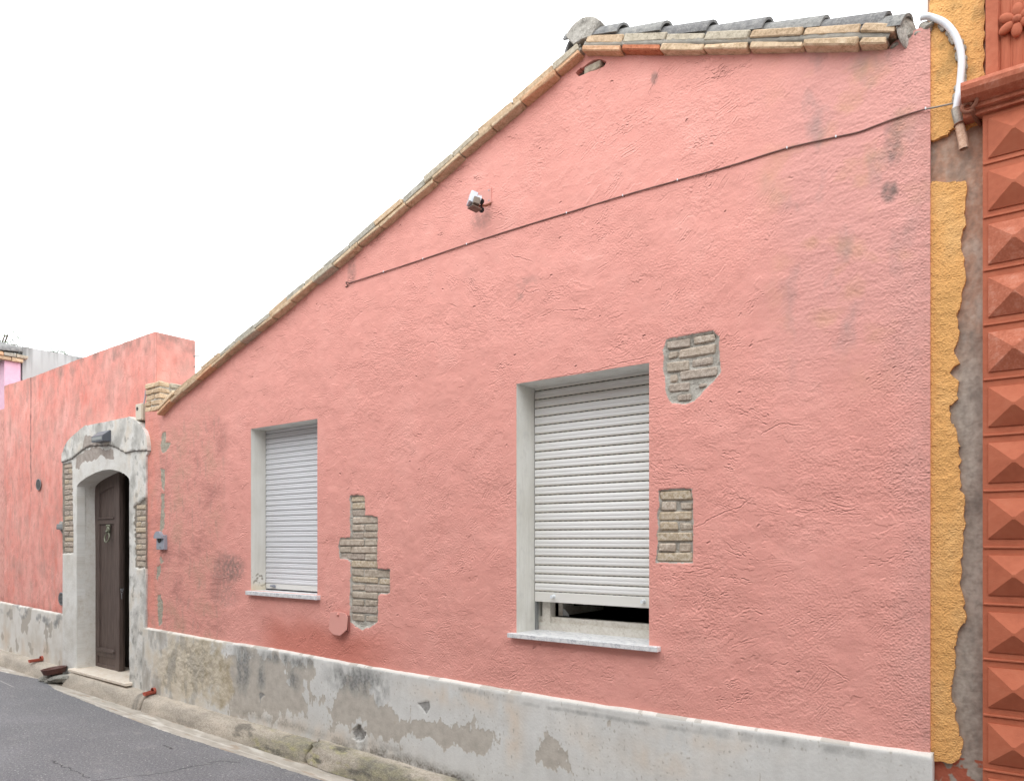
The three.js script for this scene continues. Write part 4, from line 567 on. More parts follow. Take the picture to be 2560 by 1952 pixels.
const hoodArc = new THREE.CatmullRomCurve3([[155, 1133], [168, 1106], [194, 1079], [227, 1055], [258, 1041], [290, 1036], [320, 1040], [345, 1055], [361, 1076], [369, 1100], [370, 1127]].map(([u, v]) => new THREE.Vector3(...wp(u, v, SZ), 0)), false, 'centripetal').getPoints(64).map((p) => [p.x, p.y]);
const hoodR = rough([hood[0], hood[1], ...hoodArc, hood[13], hood[14]], 0.04, 0.004, 51);
const openR = rough(openPts, 0.05, 0.002, 52);
const inHood = mkMask(hoodR), inOpen = mkMask(openR);
const brickL = mkMask(rough([[150, 1160], [177, 1156], [181, 1382], [150, 1384]].map(([u, v]) => wp(u, v, SZ)), 0.03, 0.01, 53)), brickR = mkMask(rough([[331, 1266], [345, 1256], [358, 1245], [368, 1242], [368, 1420], [336, 1420]].map(([u, v]) => wp(u, v, SZ)), 0.03, 0.012, 54));
const crackLine = [[154, 1156], [180, 1147], [205, 1125], [225, 1115], [250, 1114], [275, 1113], [300, 1124], [316, 1133], [335, 1127], [372, 1127]].map(([u, v]) => wp(u, v, SZ));
const greyBand = mkMask(rough([[186, 1170], [190, 1145], [212, 1126], [240, 1115], [262, 1126], [280, 1122], [284, 1148], [262, 1146], [250, 1136], [240, 1150], [205, 1155], [194, 1172]].map(([u, v]) => wp(u, v, SZ)), 0.03, 0.02, 55));
const greyTop = mkMask(rough([[213, 1088], [232, 1090], [250, 1108], [250, 1116], [215, 1120], [206, 1124]].map(([u, v]) => wp(u, v, SZ)), 0.03, 0.015, 56));
const upper = (x, y) => y > poly(x, crackLine) + 0.012 * fb(x * 14, 3, 3);

const gate = thing('gate_wall', 'coral plastered boundary wall with weathered arched doorway beside the gabled house', 'wall');
{
  const GF = new Field(-12.4, -0.2, 4.6, 4.4, 1000);
  GF.fill((x, y) => 0.008 * fb(x * 1.4, y * 1.4, 2) + 0.005 * fb(x * 5, y * 5, 3) + 0.0016 * fb(x * 22, y * 22, 3) + 0.0008 * pn(x * 110, y * 110));
  rnd = mul(61); for (let k = 0; k < 700; k++) GF.stroke(rr(-12.4, -7.8), rr(0, 4), rr(0.1, 0.35), rr(0.03, 0.09), 1 + rr(-1, 1), rr(-2, 2), rr(-0.0015, 0.0015), rr(0, 0.002), rr(0.0002, 0.0008), k);
  for (let k = 0; k < 900; k++) GF.nick(rr(-12.4, -7.8), rr(0.5, 4), rr(0.015, 0.06), rr(0.003, 0.007), 1.2 + rr(-1, 1), rr(0.001, 0.004), rr(0, 0.0015));
  const gl = GF.blur(2, 2), gbm = new Float32Array(GF.a.length); for (let i = 0; i < gbm.length; i++) gbm[i] = GF.a[i] - gl[i];
  const map = colorTex(GF.W, GF.H, (i, j) => {
    const x = GF.x0 + (i + 0.5) * GF.px, y = GF.y0 + (j + 0.5) * GF.px; let c = hex(0xEAA093); const a = fb(x * 1.1, y * 1.1, 4), b = fb(x * 5, y * 3, 4), s = fb(x * 6, y * 2.2, 5);
    c = mixc(c, a > 0 ? hex(0xEEAFA4) : hex(0xE38D7E), clamp(Math.abs(a) * 1.3)); c = mixc(c, b > 0 ? hex(0xF1B5A9) : hex(0xD88A7E), clamp(Math.abs(b) * 0.9));
    if (s > 0.16) c = mixc(c, hex(0xA98478), clamp((s - 0.16) * 2) * 0.5); if (s < -0.22) c = mixc(c, hex(0xE27868), clamp((-s - 0.22) * 2.4) * 0.5); const gq = fb(x * 3.4 + 60, y * 2.6, 6) + 0.25 * fb(x * 40, y * 30, 3); c = mixc(c, hex(0xB89287), clamp(gq * 1.3) * 0.5); const g3 = fb(x * 16 + 5, y * 9, 4); c = mixc(c, hex(0xB07F75), clamp(g3 + 0.2 * pn(x * 70, y * 70)) * 0.55);
    const top = gTop(x) - y, t = fb(x * 5, y * 4 + 5, 5); if (top < 0.5) c = mixc(c, hex(0x86726a), clamp(t * 1.6 + 0.25 - top * 2.6) * 0.6);
    const ck = Math.abs(x - wx(76, GZ) - 0.03 * fb(y * 3, 2, 3)); if (y > 2.4) c = mixc(c, hex(0x6f5550), sm(0.03, 0.004, ck) * 0.7 * clamp(0.7 + fb(y * 9, 4, 3)));
    return c;
  });
  const gm = std({ map, bumpMap: heightTex(GF.W, GF.H, gbm), bumpScale: 1.1, roughness: 0.93 });
  const top = []; for (let i = 0; i <= 60; i++) { const x = lerp(GXL, GXR, i / 60); top.push([x, gTop(x)]); }
  const pl = sheet({ x0: GXL, x1: GXR, y0: -0.2, y1: 4.15, step: 0.02, keep: (x, y) => y < gTop(x) && !(x > OX0 - 0.05 && x < OX1 + 0.05 && y < 2.64), z: (x, y) => GZ + GF.at(x, y, gl), field: GF, snap: [{ p: top, closed: false, free: true }], skirt: -0.07 });
  mesh('plaster', pl, gm, gate);
  const ret = new THREE.BufferGeometry(); // return face and back
  const body = new THREE.Shape([[GXL, -0.3], [OX0 - 0.02, -0.3], [OX0 - 0.02, 2.66], [OX1 + 0.02, 2.66], [OX1 + 0.02, -0.3], [GXR, -0.3], [GXR, gTop(GXR) - 0.003], ...top.slice(1, -1).reverse().map((p) => [p[0], p[1] - 0.003])].map((p) => new THREE.Vector2(...p)));
  const bg = new THREE.ExtrudeGeometry(body, { depth: 0.44, bevelEnabled: false }).translate(0, 0, -0.512); { const p = bg.attributes.position, n = bg.attributes.normal, uv = bg.attributes.uv; for (let i = 0; i < p.count; i++) uv.setXY(i, (Math.abs(n.getX(i)) > 0.5 ? p.getZ(i) * 1.0 - 8.3 - GF.x0 : p.getX(i) - GF.x0) / GF.w, (p.getY(i) - GF.y0) / (GF.H * GF.px)); }
  mesh('wall_body', bg, gm, gate);
  // lower stretch at the far left end
  mesh('wall_end', box(GXL - 0.9, GXL + 0.004, -0.3, wp(5, 1023, -0.1)[1], -0.5, -0.1), mineral(0xDF9F93, 0xB98078, 0xE9B5A9, 0.9, 1.2, 0.92, 1.2), gate);
  // plinth of the gate wall
  const gpt = [[-200, 1470], [0, 1504], [151, 1534]].map(([u, v]) => wp(u, v)); const GP = new Field(-12.6, -0.1, 2.9, 1.2, 600);
  GP.fill((x, y) => 0.0014 * fb(x * 8, y * 8, 3)); const gpm = colorTex(GP.W, GP.H, (i, j) => { const x = GP.x0 + i * GP.px, y = GP.y0 + j * GP.px; let c = hex(0xDAD6CE); const a = fb(x * 2.5, y * 1.6, 4), b = fb(x * 9, y * 6, 4); c = mixc(c, a > 0 ? hex(0xE2DFD9) : hex(0xC9C1B4), clamp(Math.abs(a) * 1.3)); c = mixc(c, b > 0 ? hex(0xE0DDD7) : hex(0xC6BFB3), clamp(Math.abs(b))); const q = fb(x * 3.3 + 31, y * 2.4, 5); if (q > 0.22) c = mixc(c, hex(0xB3ABA0), sm(0.22, 0.28, q) * 0.9); const d = poly(x, gpt) - y, e = fb(x * 4 + 10, y * 5, 4); if (d < 0.2 && e > 0) c = mixc(c, hex(0x7d7d7c), clamp(e * 2.2 - d * 2) * 0.8); const r = fb(x * 3 + 77, y * 3, 3) + 0.35 - 1.2 * (y - kerbY(x)); if (r > 0.1) c = mixc(c, hex(0xC9AE92), clamp((r - 0.1) * 1.2) * 0.6); return c; });
  mesh('plinth', plinthMesh(-12.6, wx(156, 0.03), (x) => poly(x, gpt), (x) => kerbY(x) - 0.02, 0.02, GP, (x, y) => 0.004 * fb(x * 2, y * 2, 3)), std({ map: gpm, bumpMap: heightTex(GP.W, GP.H, GP.a), bumpScale: 1, roughness: 0.9 }), gate);
  // the surround
  const SF = new Field(-10.2, -0.25, 2.4, 3.4, 620); const sb = SF.fill((x, y) => 0.002 * fb(x * 7, y * 7, 3) + 0.001 * fb(x * 30, y * 30, 3) + (greyBand(x, y) || greyTop(x, y) ? -0.002 : 0));
  const smap = colorTex(SF.W, SF.H, (i, j) => {
    const x = SF.x0 + (i + 0.5) * SF.px, y = SF.y0 + (j + 0.5) * SF.px, right = sm(OX1 - 0.1, OX1 + 0.05, x), up = upper(x, y);
    let c = hex(0xDCDAD4); const a = fb(x * 3, y * 2.4, 4), b = fb(x * 9, y * 7, 4);
    c = mixc(c, a > 0 ? hex(0xE5E4E0) : hex(0xCBC6BB), clamp(Math.abs(a))); c = mixc(c, b > 0 ? hex(0xE3E1DC) : hex(0xC3BDB2), clamp(Math.abs(b) * 0.8));
    if (up || right > 0.3) { const q = fb(x * 4.5 + 11, y * 3.2, 5), r = fb(x * 12, y * 10 + 6, 4), w = up ? 1 : right; if (q > -0.05) c = mixc(c, hex(0xA5A39D), clamp((q + 0.1) * 2.2) * 0.8 * w); if (q < -0.12) c = mixc(c, hex(0xD6C7B2), clamp((-q - 0.12) * 2.4) * 0.6 * w); if (r > 0.2) c = mixc(c, hex(0x77746e), clamp((r - 0.2) * 2.6) * 0.6 * w); }
    if (greyBand(x, y) || greyTop(x, y)) { const g = fb(x * 16, y * 16, 3); c = mixc(hex(0xA79C93), g > 0 ? hex(0xB5ABA2) : hex(0x918880), clamp(Math.abs(g) * 1.3)); }
    const e = Math.abs(y - poly(x, crackLine) - 0.012 * fb(x * 14, 3, 3)); if (e < 0.01) c = mixc(c, hex(0x4b4641), sm(0.01, 0.003, e) * 0.75);
    if (brickL(x, y) || brickR(x, y)) c = mixc(hex(0x9F978B), hex(0x7d766c), clamp(0.5 + fb(x * 30, y * 30, 3)));
    const k = pn(x * 80, y * 80); return mixc(c, k > 0 ? hex(0xEDEBE6) : hex(0x8a857c), Math.abs(k) * 0.18);
  });
  const sg = sheet({ x0: hood[0][0] - 0.06, x1: hood[11][0] + 0.06, y0: -0.2, y1: 3.1, step: 0.016, keep: (x, y) => inHood(x, y) && !inOpen(x, y), z: (x, y, e) => { let h = SZ - 0.006 + (upper(x, y) ? 0.016 : 0) + 0.006 * fb(x * 3, y * 3, 3); if (!e && (brickL(x, y) || brickR(x, y))) h = 0.006 + 0.006 * fb(x * 18, y * 18, 3); return h; }, field: SF, skirt: -0.07, snap: [{ p: hoodR }, { p: openR }] });
  const sur = group('door_surround', gate); mesh('render_coat', sg, std({ map: smap, bumpMap: heightTex(SF.W, SF.H, SF.a), bumpScale: 1, roughness: 0.9 }), sur);
  rnd = mul(71);
  const courses = (u0, u1, v0, v1, ph) => { const a = wp(u0, v0, SZ), b = wp(u1, v1, SZ), n = Math.round((a[1] - b[1]) / ph), p = (a[1] - b[1]) / n; for (let r = 0; r < n; r++) { const y = b[1] + (r + 0.5) * p, w = b[0] - a[0], cut = r % 2 ? 0.5 + rr(-0.08, 0.08) : 1; let s = 0; for (const e of cut < 1 ? [cut, 1] : [1]) { const L = w * (e - s) - 0.012, o = mesh('brick', brickGeo(L, p - 0.009, 0.06, 0.008, 0.005), M.brickBeige[Math.floor(rnd() * 4)], sur); o.position.set(a[0] + w * (s + e) / 2, y, SZ - 0.044 + rr(-0.004, 0.004)); o.rotation.z = rr(-0.02, 0.02); s = e; } } };
  courses(156, 178, 1160, 1381, 0.064); courses(336, 362, 1262, 1418, 0.064);
  // reveal of the doorway: ribbon running back to the door
  const pts = openPts.map((p) => p), pos = [], uv = [], id = [], cv = new THREE.CatmullRomCurve3(pts.map((p) => new THREE.Vector3(p[0], p[1], 0)), false, 'centripetal'), N = 160, dz = [0.016, -0.06, -0.14, -0.24, -0.34];
  for (let i = 0; i <= N; i++) { const q = cv.getPoint(i / N); dz.forEach((z) => { pos.push(q.x, q.y, z); uv.push(z + q.x * (Math.abs(q.x - OX0) > 0.05 ? 1 : 0), q.y); }); } const m = dz.length; for (let i = 0; i < N; i++) for (let k = 0; k < m - 1; k++) { const a = i * m + k, b = a + m; id.push(a, b, a + 1, b, b + 1, a + 1); }
  const rg = new THREE.BufferGeometry(); rg.setAttribute('position', new THREE.Float32BufferAttribute(pos, 3)); rg.setAttribute('uv', new THREE.Float32BufferAttribute(uv, 2)); rg.setIndex(id); rg.computeVertexNormals(); mesh('reveal', rg, mineral(0xDAD7D0, 0xC9C2B6, 0xE2E0DB, 0.9, 1.2, 0.88, 0.8), sur);
  const ts = wp(164, 1670, 0.1), te = wp(329, 1713, 0.1), ty = ts[1];
  const th = mesh('threshold', rbox(OX1 - OX0 + 0.14, 0.035, 0.5, 0.008, 3), M.threshold, gate); th.position.set((OX0 + OX1) / 2, (ts[1] + te[1]) / 2 - 0.017, 0.1 - 0.25); const thY = th.position.y + 0.017; th.rotation.z = Math.atan2(te[1] - ts[1], te[0] - ts[0]) * 0.8;
  // passage behind the door, roofed and dark
  const pg = group('passage', gate), pi = M.interior; mesh('side_wall', box(OX0 - 0.32, OX0 - 0.021, -0.2, 2.9, -3, -0.514), pi, pg); mesh('side_wall', box(OX1 + 0.021, OX1 + 0.3, -0.2, 2.9, -3, -0.514), pi, pg); mesh('end_wall', box(OX0 - 0.3, OX1 + 0.3, -0.2, 2.9, -3.2, -3), pi, pg); mesh('ceiling', box(OX0 - 0.3, OX1 + 0.3, 2.9, 3.0, -3.2, -0.514), pi, pg); mesh('floor', box(OX0 - 0.3, OX1 + 0.3, -0.1, 0.1, -3, -0.4), pi, pg);
  // door: one closed leaf, the other standing ajar
  const DZ = -0.215, dx0 = OX0 - 0.02, dx1 = wx(302, DZ), yb = thY + 0.012, arch = (x) => poly(x, openPts.slice(2, 16)) + 0.01;
  const door = group('door', gate); const leaf = new THREE.Shape(); leaf.moveTo(dx0, yb); leaf.lineTo(dx1, yb - 0.02); const ar = []; for (let i = 0; i <= 24; i++) { const x = lerp(dx1, dx0, i / 24); ar.push([x, arch(Math.max(x, OX0 + 0.002))]); } ar.forEach((p) => leaf.lineTo(...p)); mesh('leaf', boxUV(new THREE.ExtrudeGeometry(leaf, { depth: 0.04, bevelEnabled: false })).translate(0, 0, DZ - 0.04), M.door, door);
  const inset = (a, b, yB, yT) => { const n = 4; for (let i = 0; i < n; i++) { const xa = lerp(a, b, i / n) + 0.003, xb = lerp(a, b, (i + 1) / n) - 0.003, s = new THREE.Shape(); s.moveTo(xa, yB); s.lineTo(xb, yB); s.lineTo(xb, yT(xb)); s.lineTo(xa, yT(xa)); mesh('plank', boxUV(new THREE.ExtrudeGeometry(s, { depth: 0.006, bevelEnabled: true, bevelSize: 0.002, bevelThickness: 0.002, bevelSegments: 1 })).translate(0, 0, DZ), M.door, door); } };
  const px0 = wx(251, DZ), px1 = wx(289, DZ), yr0 = zH(1130, 545, DZ)[1], yr1 = zH(1130, 488, DZ)[1], ybp = wp(270, 1622, DZ)[1], ytp = (x) => arch(x) - 0.14;
  inset(px0, px1, ybp, () => yr0 - 0.01); inset(px0, px1, yr1 + 0.01, ytp); inset(dx0 + 0.02, dx1 - 0.05, yb + 0.03, () => ybp - 0.09);
  const mould = (w) => { const s = (p) => tube(p, w, Math.max(8, p.length * 4), 6); return s; }, mo = mould(0.012), z1 = DZ + 0.01;
  mesh('moulding', merge([mo([[px0 - 0.01, ybp, z1], [px0 - 0.01, yr0, z1]]), mo([[px1 + 0.01, ybp, z1], [px1 + 0.01, yr0, z1]]), mo([[px0 - 0.01, yr1, z1], [px0 - 0.01, ytp(px0), z1]]), mo([[px1 + 0.01, yr1, z1], [px1 + 0.01, ytp(px1), z1]]), mo([[px0 - 0.01, ytp(px0), z1], [(px0 + px1) / 2, ytp((px0 + px1) / 2), z1], [px1 + 0.01, ytp(px1), z1]])]), M.door, door);
  { const f = new THREE.Shape(); f.moveTo(dx0, yb + 0.002); f.lineTo(dx1 - 0.03, yb - 0.016); for (let k = 0; k <= 24; k++) { const x = lerp(dx1 - 0.03, dx0, k / 24); f.lineTo(x, arch(Math.max(x, OX0 + 0.002)) - 0.004); }
    const up = new THREE.Path(); up.moveTo(px0, yr1); up.lineTo(px1, yr1); for (let k = 0; k <= 10; k++) { const x = lerp(px1, px0, k / 10); up.lineTo(x, ytp(x)); } const lo = new THREE.Path([[px0, ybp], [px1, ybp], [px1, yr0], [px0, yr0]].map((p) => new THREE.Vector2(...p))), ft = new THREE.Path([[dx0 + 0.06, yb + 0.03], [dx1 - 0.09, yb + 0.03], [dx1 - 0.09, ybp - 0.09], [dx0 + 0.06, ybp - 0.09]].map((p) => new THREE.Vector2(...p))); f.holes.push(up, lo, ft);
    mesh('panel_frame', boxUV(new THREE.ExtrudeGeometry(f, { depth: 0.018, bevelEnabled: true, bevelSize: 0.005, bevelThickness: 0.006, bevelSegments: 1 })).translate(0, 0, DZ), M.door, door); mesh('rail', rbox(px1 - px0 + 0.06, 0.03, 0.03, 0.006).translate((px0 + px1) / 2, ybp - 0.02, DZ + 0.03), M.door, door); mesh('rail', rbox(px1 - px0 + 0.02, 0.02, 0.02, 0.005).translate((px0 + px1) / 2, yr1 + 0.002, DZ + 0.028), M.door, door); }
  mesh('meeting_stile', rbox(0.06, arch(dx1) - yb - 0.02, 0.05, 0.008).translate(dx1 - 0.005, (arch(dx1) + yb - 0.02) / 2, DZ + 0.012), M.door, door);
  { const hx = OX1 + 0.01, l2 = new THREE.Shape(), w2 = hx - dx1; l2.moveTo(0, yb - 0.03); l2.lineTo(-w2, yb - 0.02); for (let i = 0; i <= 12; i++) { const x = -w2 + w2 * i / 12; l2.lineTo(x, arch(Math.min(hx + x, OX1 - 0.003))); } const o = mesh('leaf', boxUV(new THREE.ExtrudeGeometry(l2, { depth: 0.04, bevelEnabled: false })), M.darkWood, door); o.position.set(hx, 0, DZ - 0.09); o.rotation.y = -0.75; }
  const kc = zH(1138, 670, DZ + 0.03); mesh('knocker', merge([new THREE.SphereGeometry(0.034, 14, 10).scale(1, 1.25, 0.6).translate(0.0, 0.075, 0), new THREE.SphereGeometry(0.018, 10, 8).translate(-0.026, 0.12, 0.0), new THREE.SphereGeometry(0.018, 10, 8).translate(0.026, 0.12, 0), new THREE.SphereGeometry(0.018, 10, 8).scale(1.2, 0.8, 1).translate(0, 0.055, 0.02), new THREE.TorusGeometry(0.056, 0.0095, 8, 26).rotateX(-0.18).translate(0, -0.02, 0.016)]), M.bronze, door).position.set(kc[0], kc[1], DZ + 0.034);
  const kk = wp(309, 1480, DZ + 0.03); mesh('key_bunch', merge([new THREE.TorusGeometry(0.014, 0.0025, 6, 16).rotateY(0.5), new THREE.BoxGeometry(0.012, 0.03, 0.003).translate(-0.012, 0.025, -0.01), new THREE.BoxGeometry(0.014, 0.055, 0.004).translate(0.002, -0.045, 0.002), new THREE.BoxGeometry(0.008, 0.06, 0.003).rotateZ(0.15).translate(0.01, -0.05, 0.006), new THREE.CylinderGeometry(0.012, 0.012, 0.03, 10).rotateX(Math.PI / 2).translate(-0.02, 0.03, -0.012)]), M.steel, door).position.set(kk[0] - 0.01, kk[1], DZ + 0.05);
}

// ------------------------------------------------------------------ neighbour on the right: ochre strip and red pilaster
console.log('neighbour');
const nb = thing('red_house', 'terracotta red house with diamond-point pilaster and ochre plaster edge beside pink gable', 'house');
{
  const NZ = -0.03, YX0 = wx(2318, NZ), YX1 = wx(2462, NZ);
  // grey-brown mortar strip underneath
  const MF = new Field(-0.62, -0.3, 0.36, 5.6, 128); MF.fill((x, y) => 0.004 * fb(x * 9, y * 7, 4) + 0.0012 * fb(x * 60, y * 60, 2));
  const mm = colorTex(MF.W, MF.H, (i, j) => { const x = MF.x0 + i * MF.px, y = MF.y0 + j * MF.px; const up = sm(2.35, 3.2, y + 0.3 * fb(x * 4, y * 2, 3)); let c = mixc(hex(0xA79C91), hex(0xBB8D74), up * 0.8); const a = fb(x * 10, y * 5, 4), b = fb(x * 40, y * 30, 3); c = mixc(c, a > 0 ? hex(0xBDB3A8) : hex(0x857c74), clamp(Math.abs(a) * 1.3)); c = mixc(c, b > 0 ? hex(0xC9BFB4) : hex(0x6e665f), clamp(Math.abs(b) * 0.9) * 0.6); if (y < 0.73) c = mixc(c, hex(0xB05A42), sm(-0.05, 0.08, fb(x * 12, y * 12, 4) + 0.1 + (-0.44 - x) * 1.6) * 0.9); return c; });
  mesh('mortar_strip', sheet({ x0: YX0, x1: YX1 + 0.02, y0: -0.25, y1: 5.2, step: 0.016, keep: () => true, z: (x, y) => NZ - 0.012 + MF.at(x, y), field: MF, skirt: -0.3 }), std({ map: mm, bumpMap: heightTex(MF.W, MF.H, MF.a), bumpScale: 1, roughness: 0.94 }), nb);
  // ochre roughcast, ragged on its right side
  const OF = new Field(-0.62, -0.3, 0.36, 5.6, 131); OF.fill((x, y) => 0.0038 * Math.abs(pn(x * 80, y * 88)) + 0.003 * Math.abs(pn(x * 150, y * 150)) + 0.002 * fb(x * 20, y * 20, 3));
  const om = colorTex(OF.W, OF.H, (i, j) => { const x = OF.x0 + i * OF.px, y = OF.y0 + j * OF.px; let c = hex(0xE6AC69); const a = fb(x * 5, y * 3, 4), up = sm(3.7, 4.0, y); c = mixc(c, a > 0 ? hex(0xE4B87E) : hex(0xD19F60), clamp(Math.abs(a))); const g = fb(x * 14, y * 9, 4); if (g > 0.02) c = mixc(c, hex(0x9E7C4C), clamp((g - 0.02) * 1.6) * up * 0.8); const k = pn(x * 160, y * 160); return mixc(c, k > 0 ? hex(0xEBCB9C) : hex(0xB58A55), Math.abs(k) * 0.3); });
  const mat = std({ map: om, bumpMap: heightTex(OF.W, OF.H, OF.a), bumpScale: 1.2, roughness: 0.95 });
  const px = (l) => l.map(([u, v]) => wp(u, v, NZ));
  const lower = rough(px([[2322, 470], [2330, 458], [2412, 457], [2414, 480], [2413, 545], [2402, 595], [2412, 630], [2411, 700], [2407, 735], [2396, 780], [2398, 830], [2388, 880], [2394, 905], [2380, 930], [2397, 955], [2394, 1000], [2372, 1020], [2388, 1060], [2398, 1120], [2404, 1200], [2408, 1260], [2412, 1310], [2406, 1380], [2402, 1440], [2412, 1480], [2410, 1520], [2412, 1550], [2392, 1585], [2390, 1650], [2378, 1720], [2386, 1760], [2392, 1800], [2406, 1850], [2408, 1890], [2390, 1905], [2330, 1898], [2318, 1870], [2305, 1760]]).concat([[XR - 0.03, 0.7], [XR - 0.03, 3.2]]), 0.02, 0.012, 81);
  const upperP = rough(px([[2332, 352], [2365, 340], [2385, 322], [2404, 330], [2425, 318], [2458, 305], [2463, 250], [2462, -60], [2326, -60]]).concat([[wx(2326, NZ), 4.2], [XR - 0.03, 4.2], [XR - 0.03, wp(2318, 340, NZ)[1]]]), 0.02, 0.008, 82);
  for (const p of [lower, upperP]) { const inn = mkMask(p), b = bounds(p); mesh('ochre_plaster', sheet({ x0: b[0] - 0.02, x1: b[2] + 0.02, y0: b[1] - 0.02, y1: b[3] + 0.02, step: 0.009, keep: inn, z: (x, y) => NZ + 0.008 + OF.at(x, y) * 1.2, field: OF, skirt: NZ - 0.02, snap: [{ p }] }), mat, nb); }
  // red pilaster
  const redMap = grainTex(0xB66548, 0xA1563C, 0xC07659, 0.6, 256, 0.6), red = std({ map: metric(redMap, 1.4), bumpMap: bumpN, bumpScale: 0.7, roughness: 0.82 }), redWorn = mineral(0xB86B50, 0x9a523a, 0xCE9480, 0.7, 2.6, 0.85, 1.2);
  const PX0 = wx(2458, 0.03), PX1 = PX0 + 0.285, PZ = 0.03, cy = wp(2440, 262, 0.1)[1];
  mesh('wall', box(PX1 - 0.02, 3.2, -0.4, 5.4, -0.4, -0.04), red, nb);
  mesh('pilaster', box(PX0, PX1, -0.3, cy + 0.02, -0.32, PZ), red, nb);
  const rows = [297, 428, 562, 694.6, 831.5, 968.5, 1108, 1247, 1388, 1530, 1668, 1807.5, 1945].map((v) => wp(2474, v, PZ)[1]); const bx0 = wx(2472, PZ), bw = 0.195;
  rows.forEach((yt, k) => { const bh = 0.178, y0 = yt - bh, x1 = bx0 + bw, ap = 0.052; const V = [[bx0, y0, PZ - 0.01], [x1, y0, PZ - 0.01], [x1, yt, PZ - 0.01], [bx0, yt, PZ - 0.01], [bx0, y0, PZ + 0.006], [x1, y0, PZ + 0.006], [x1, yt, PZ + 0.006], [bx0, yt, PZ + 0.006]].map((p) => new THREE.Vector3(...p)); const cx = (bx0 + x1) / 2, cyy = (y0 + yt) / 2, t = 0.006; for (const [sx, sy] of [[-1, -1], [1, -1], [1, 1], [-1, 1]]) V.push(new THREE.Vector3(cx + sx * t, cyy + sy * t, PZ + ap)); const f = [[8, 9, 10, 11]]; for (let i = 0; i < 4; i++) { const n = (i + 1) % 4; f.push([i, n, 4 + n, 4 + i], [4 + i, 4 + n, 8 + n, 8 + i]); } mesh('diamond_block', boxUV(hull(V, f), 1, k * 0.37, k * 0.21), k === 2 || k === 3 || k === 4 ? redWorn : red, nb); });
  // thin grooves between the blocks are real ridges
  rows.forEach((yt) => mesh('block_joint', boxUV(new RoundedBoxGeometry(PX1 - PX0 - 0.004, 0.01, 0.012, 1, 0.003)).translate((PX0 + PX1) / 2, yt + 0.036, PZ + 0.001), red, nb));
  // cornice
  const prof = [[-0.3, 0.0], [0.03, 0.0], [0.05, 0.0], [0.05, 0.022], [0.075, 0.022], [0.075, 0.04], [0.1, 0.045], [0.125, 0.058], [0.142, 0.08], [0.145, 0.1], [0.135, 0.12], [0.11, 0.132], [0.06, 0.142], [-0.3, 0.15]].map(([z, y]) => new THREE.Vector2(-z, y)); const cs = new THREE.Shape(prof), cg = new THREE.ExtrudeGeometry(cs, { depth: PX1 - PX0 + 0.17, bevelEnabled: false }); cg.rotateY(Math.PI / 2); mesh('cornice', boxUV(cg).translate(PX0 - 0.075, cy - 0.02, 0), redWorn, nb);
  // upper pilaster: raised margins, fluted field, rosette
  const uy0 = cy + 0.125, uy1 = 5.4, ux0 = wx(2465, 0.02); mesh('upper_pilaster', box(ux0, PX1, uy0, uy1, -0.3, 0.01), red, nb); mesh('margin', rbox(0.05, uy1 - uy0, 0.03, 0.006).translate(ux0 + 0.025, (uy0 + uy1) / 2, 0.012), red, nb); mesh('margin', rbox(0.05, uy1 - uy0, 0.03, 0.006).translate(PX1 - 0.025, (uy0 + uy1) / 2, 0.012), red, nb);
  for (let k = 0; k < 4; k++) mesh('flute', bare(new THREE.CylinderGeometry(0.02, 0.02, uy1 - uy0, 14)).scale(1, 1, 0.4).translate(ux0 + 0.075 + k * 0.045, (uy0 + uy1) / 2, 0.0085), red, nb);
  const rc2 = wp(2537, 52, 0.03); for (let k = 0; k < 6; k++) { const a = k * Math.PI / 3 + 0.5; mesh('petal', boxUV(new THREE.SphereGeometry(0.03, 16, 12).scale(1.15, 0.72, 0.55).translate(0.042, 0, 0)).rotateZ(a).translate(rc2[0] + 0.01, rc2[1], 0.03), red, nb); } mesh('rosette_centre', boxUV(new THREE.SphereGeometry(0.018, 14, 10).scale(1, 1, 0.8)).translate(rc2[0] + 0.01, rc2[1], 0.04), redWorn, nb);
  // crumbled foot of the pink plinth beside the strip
}

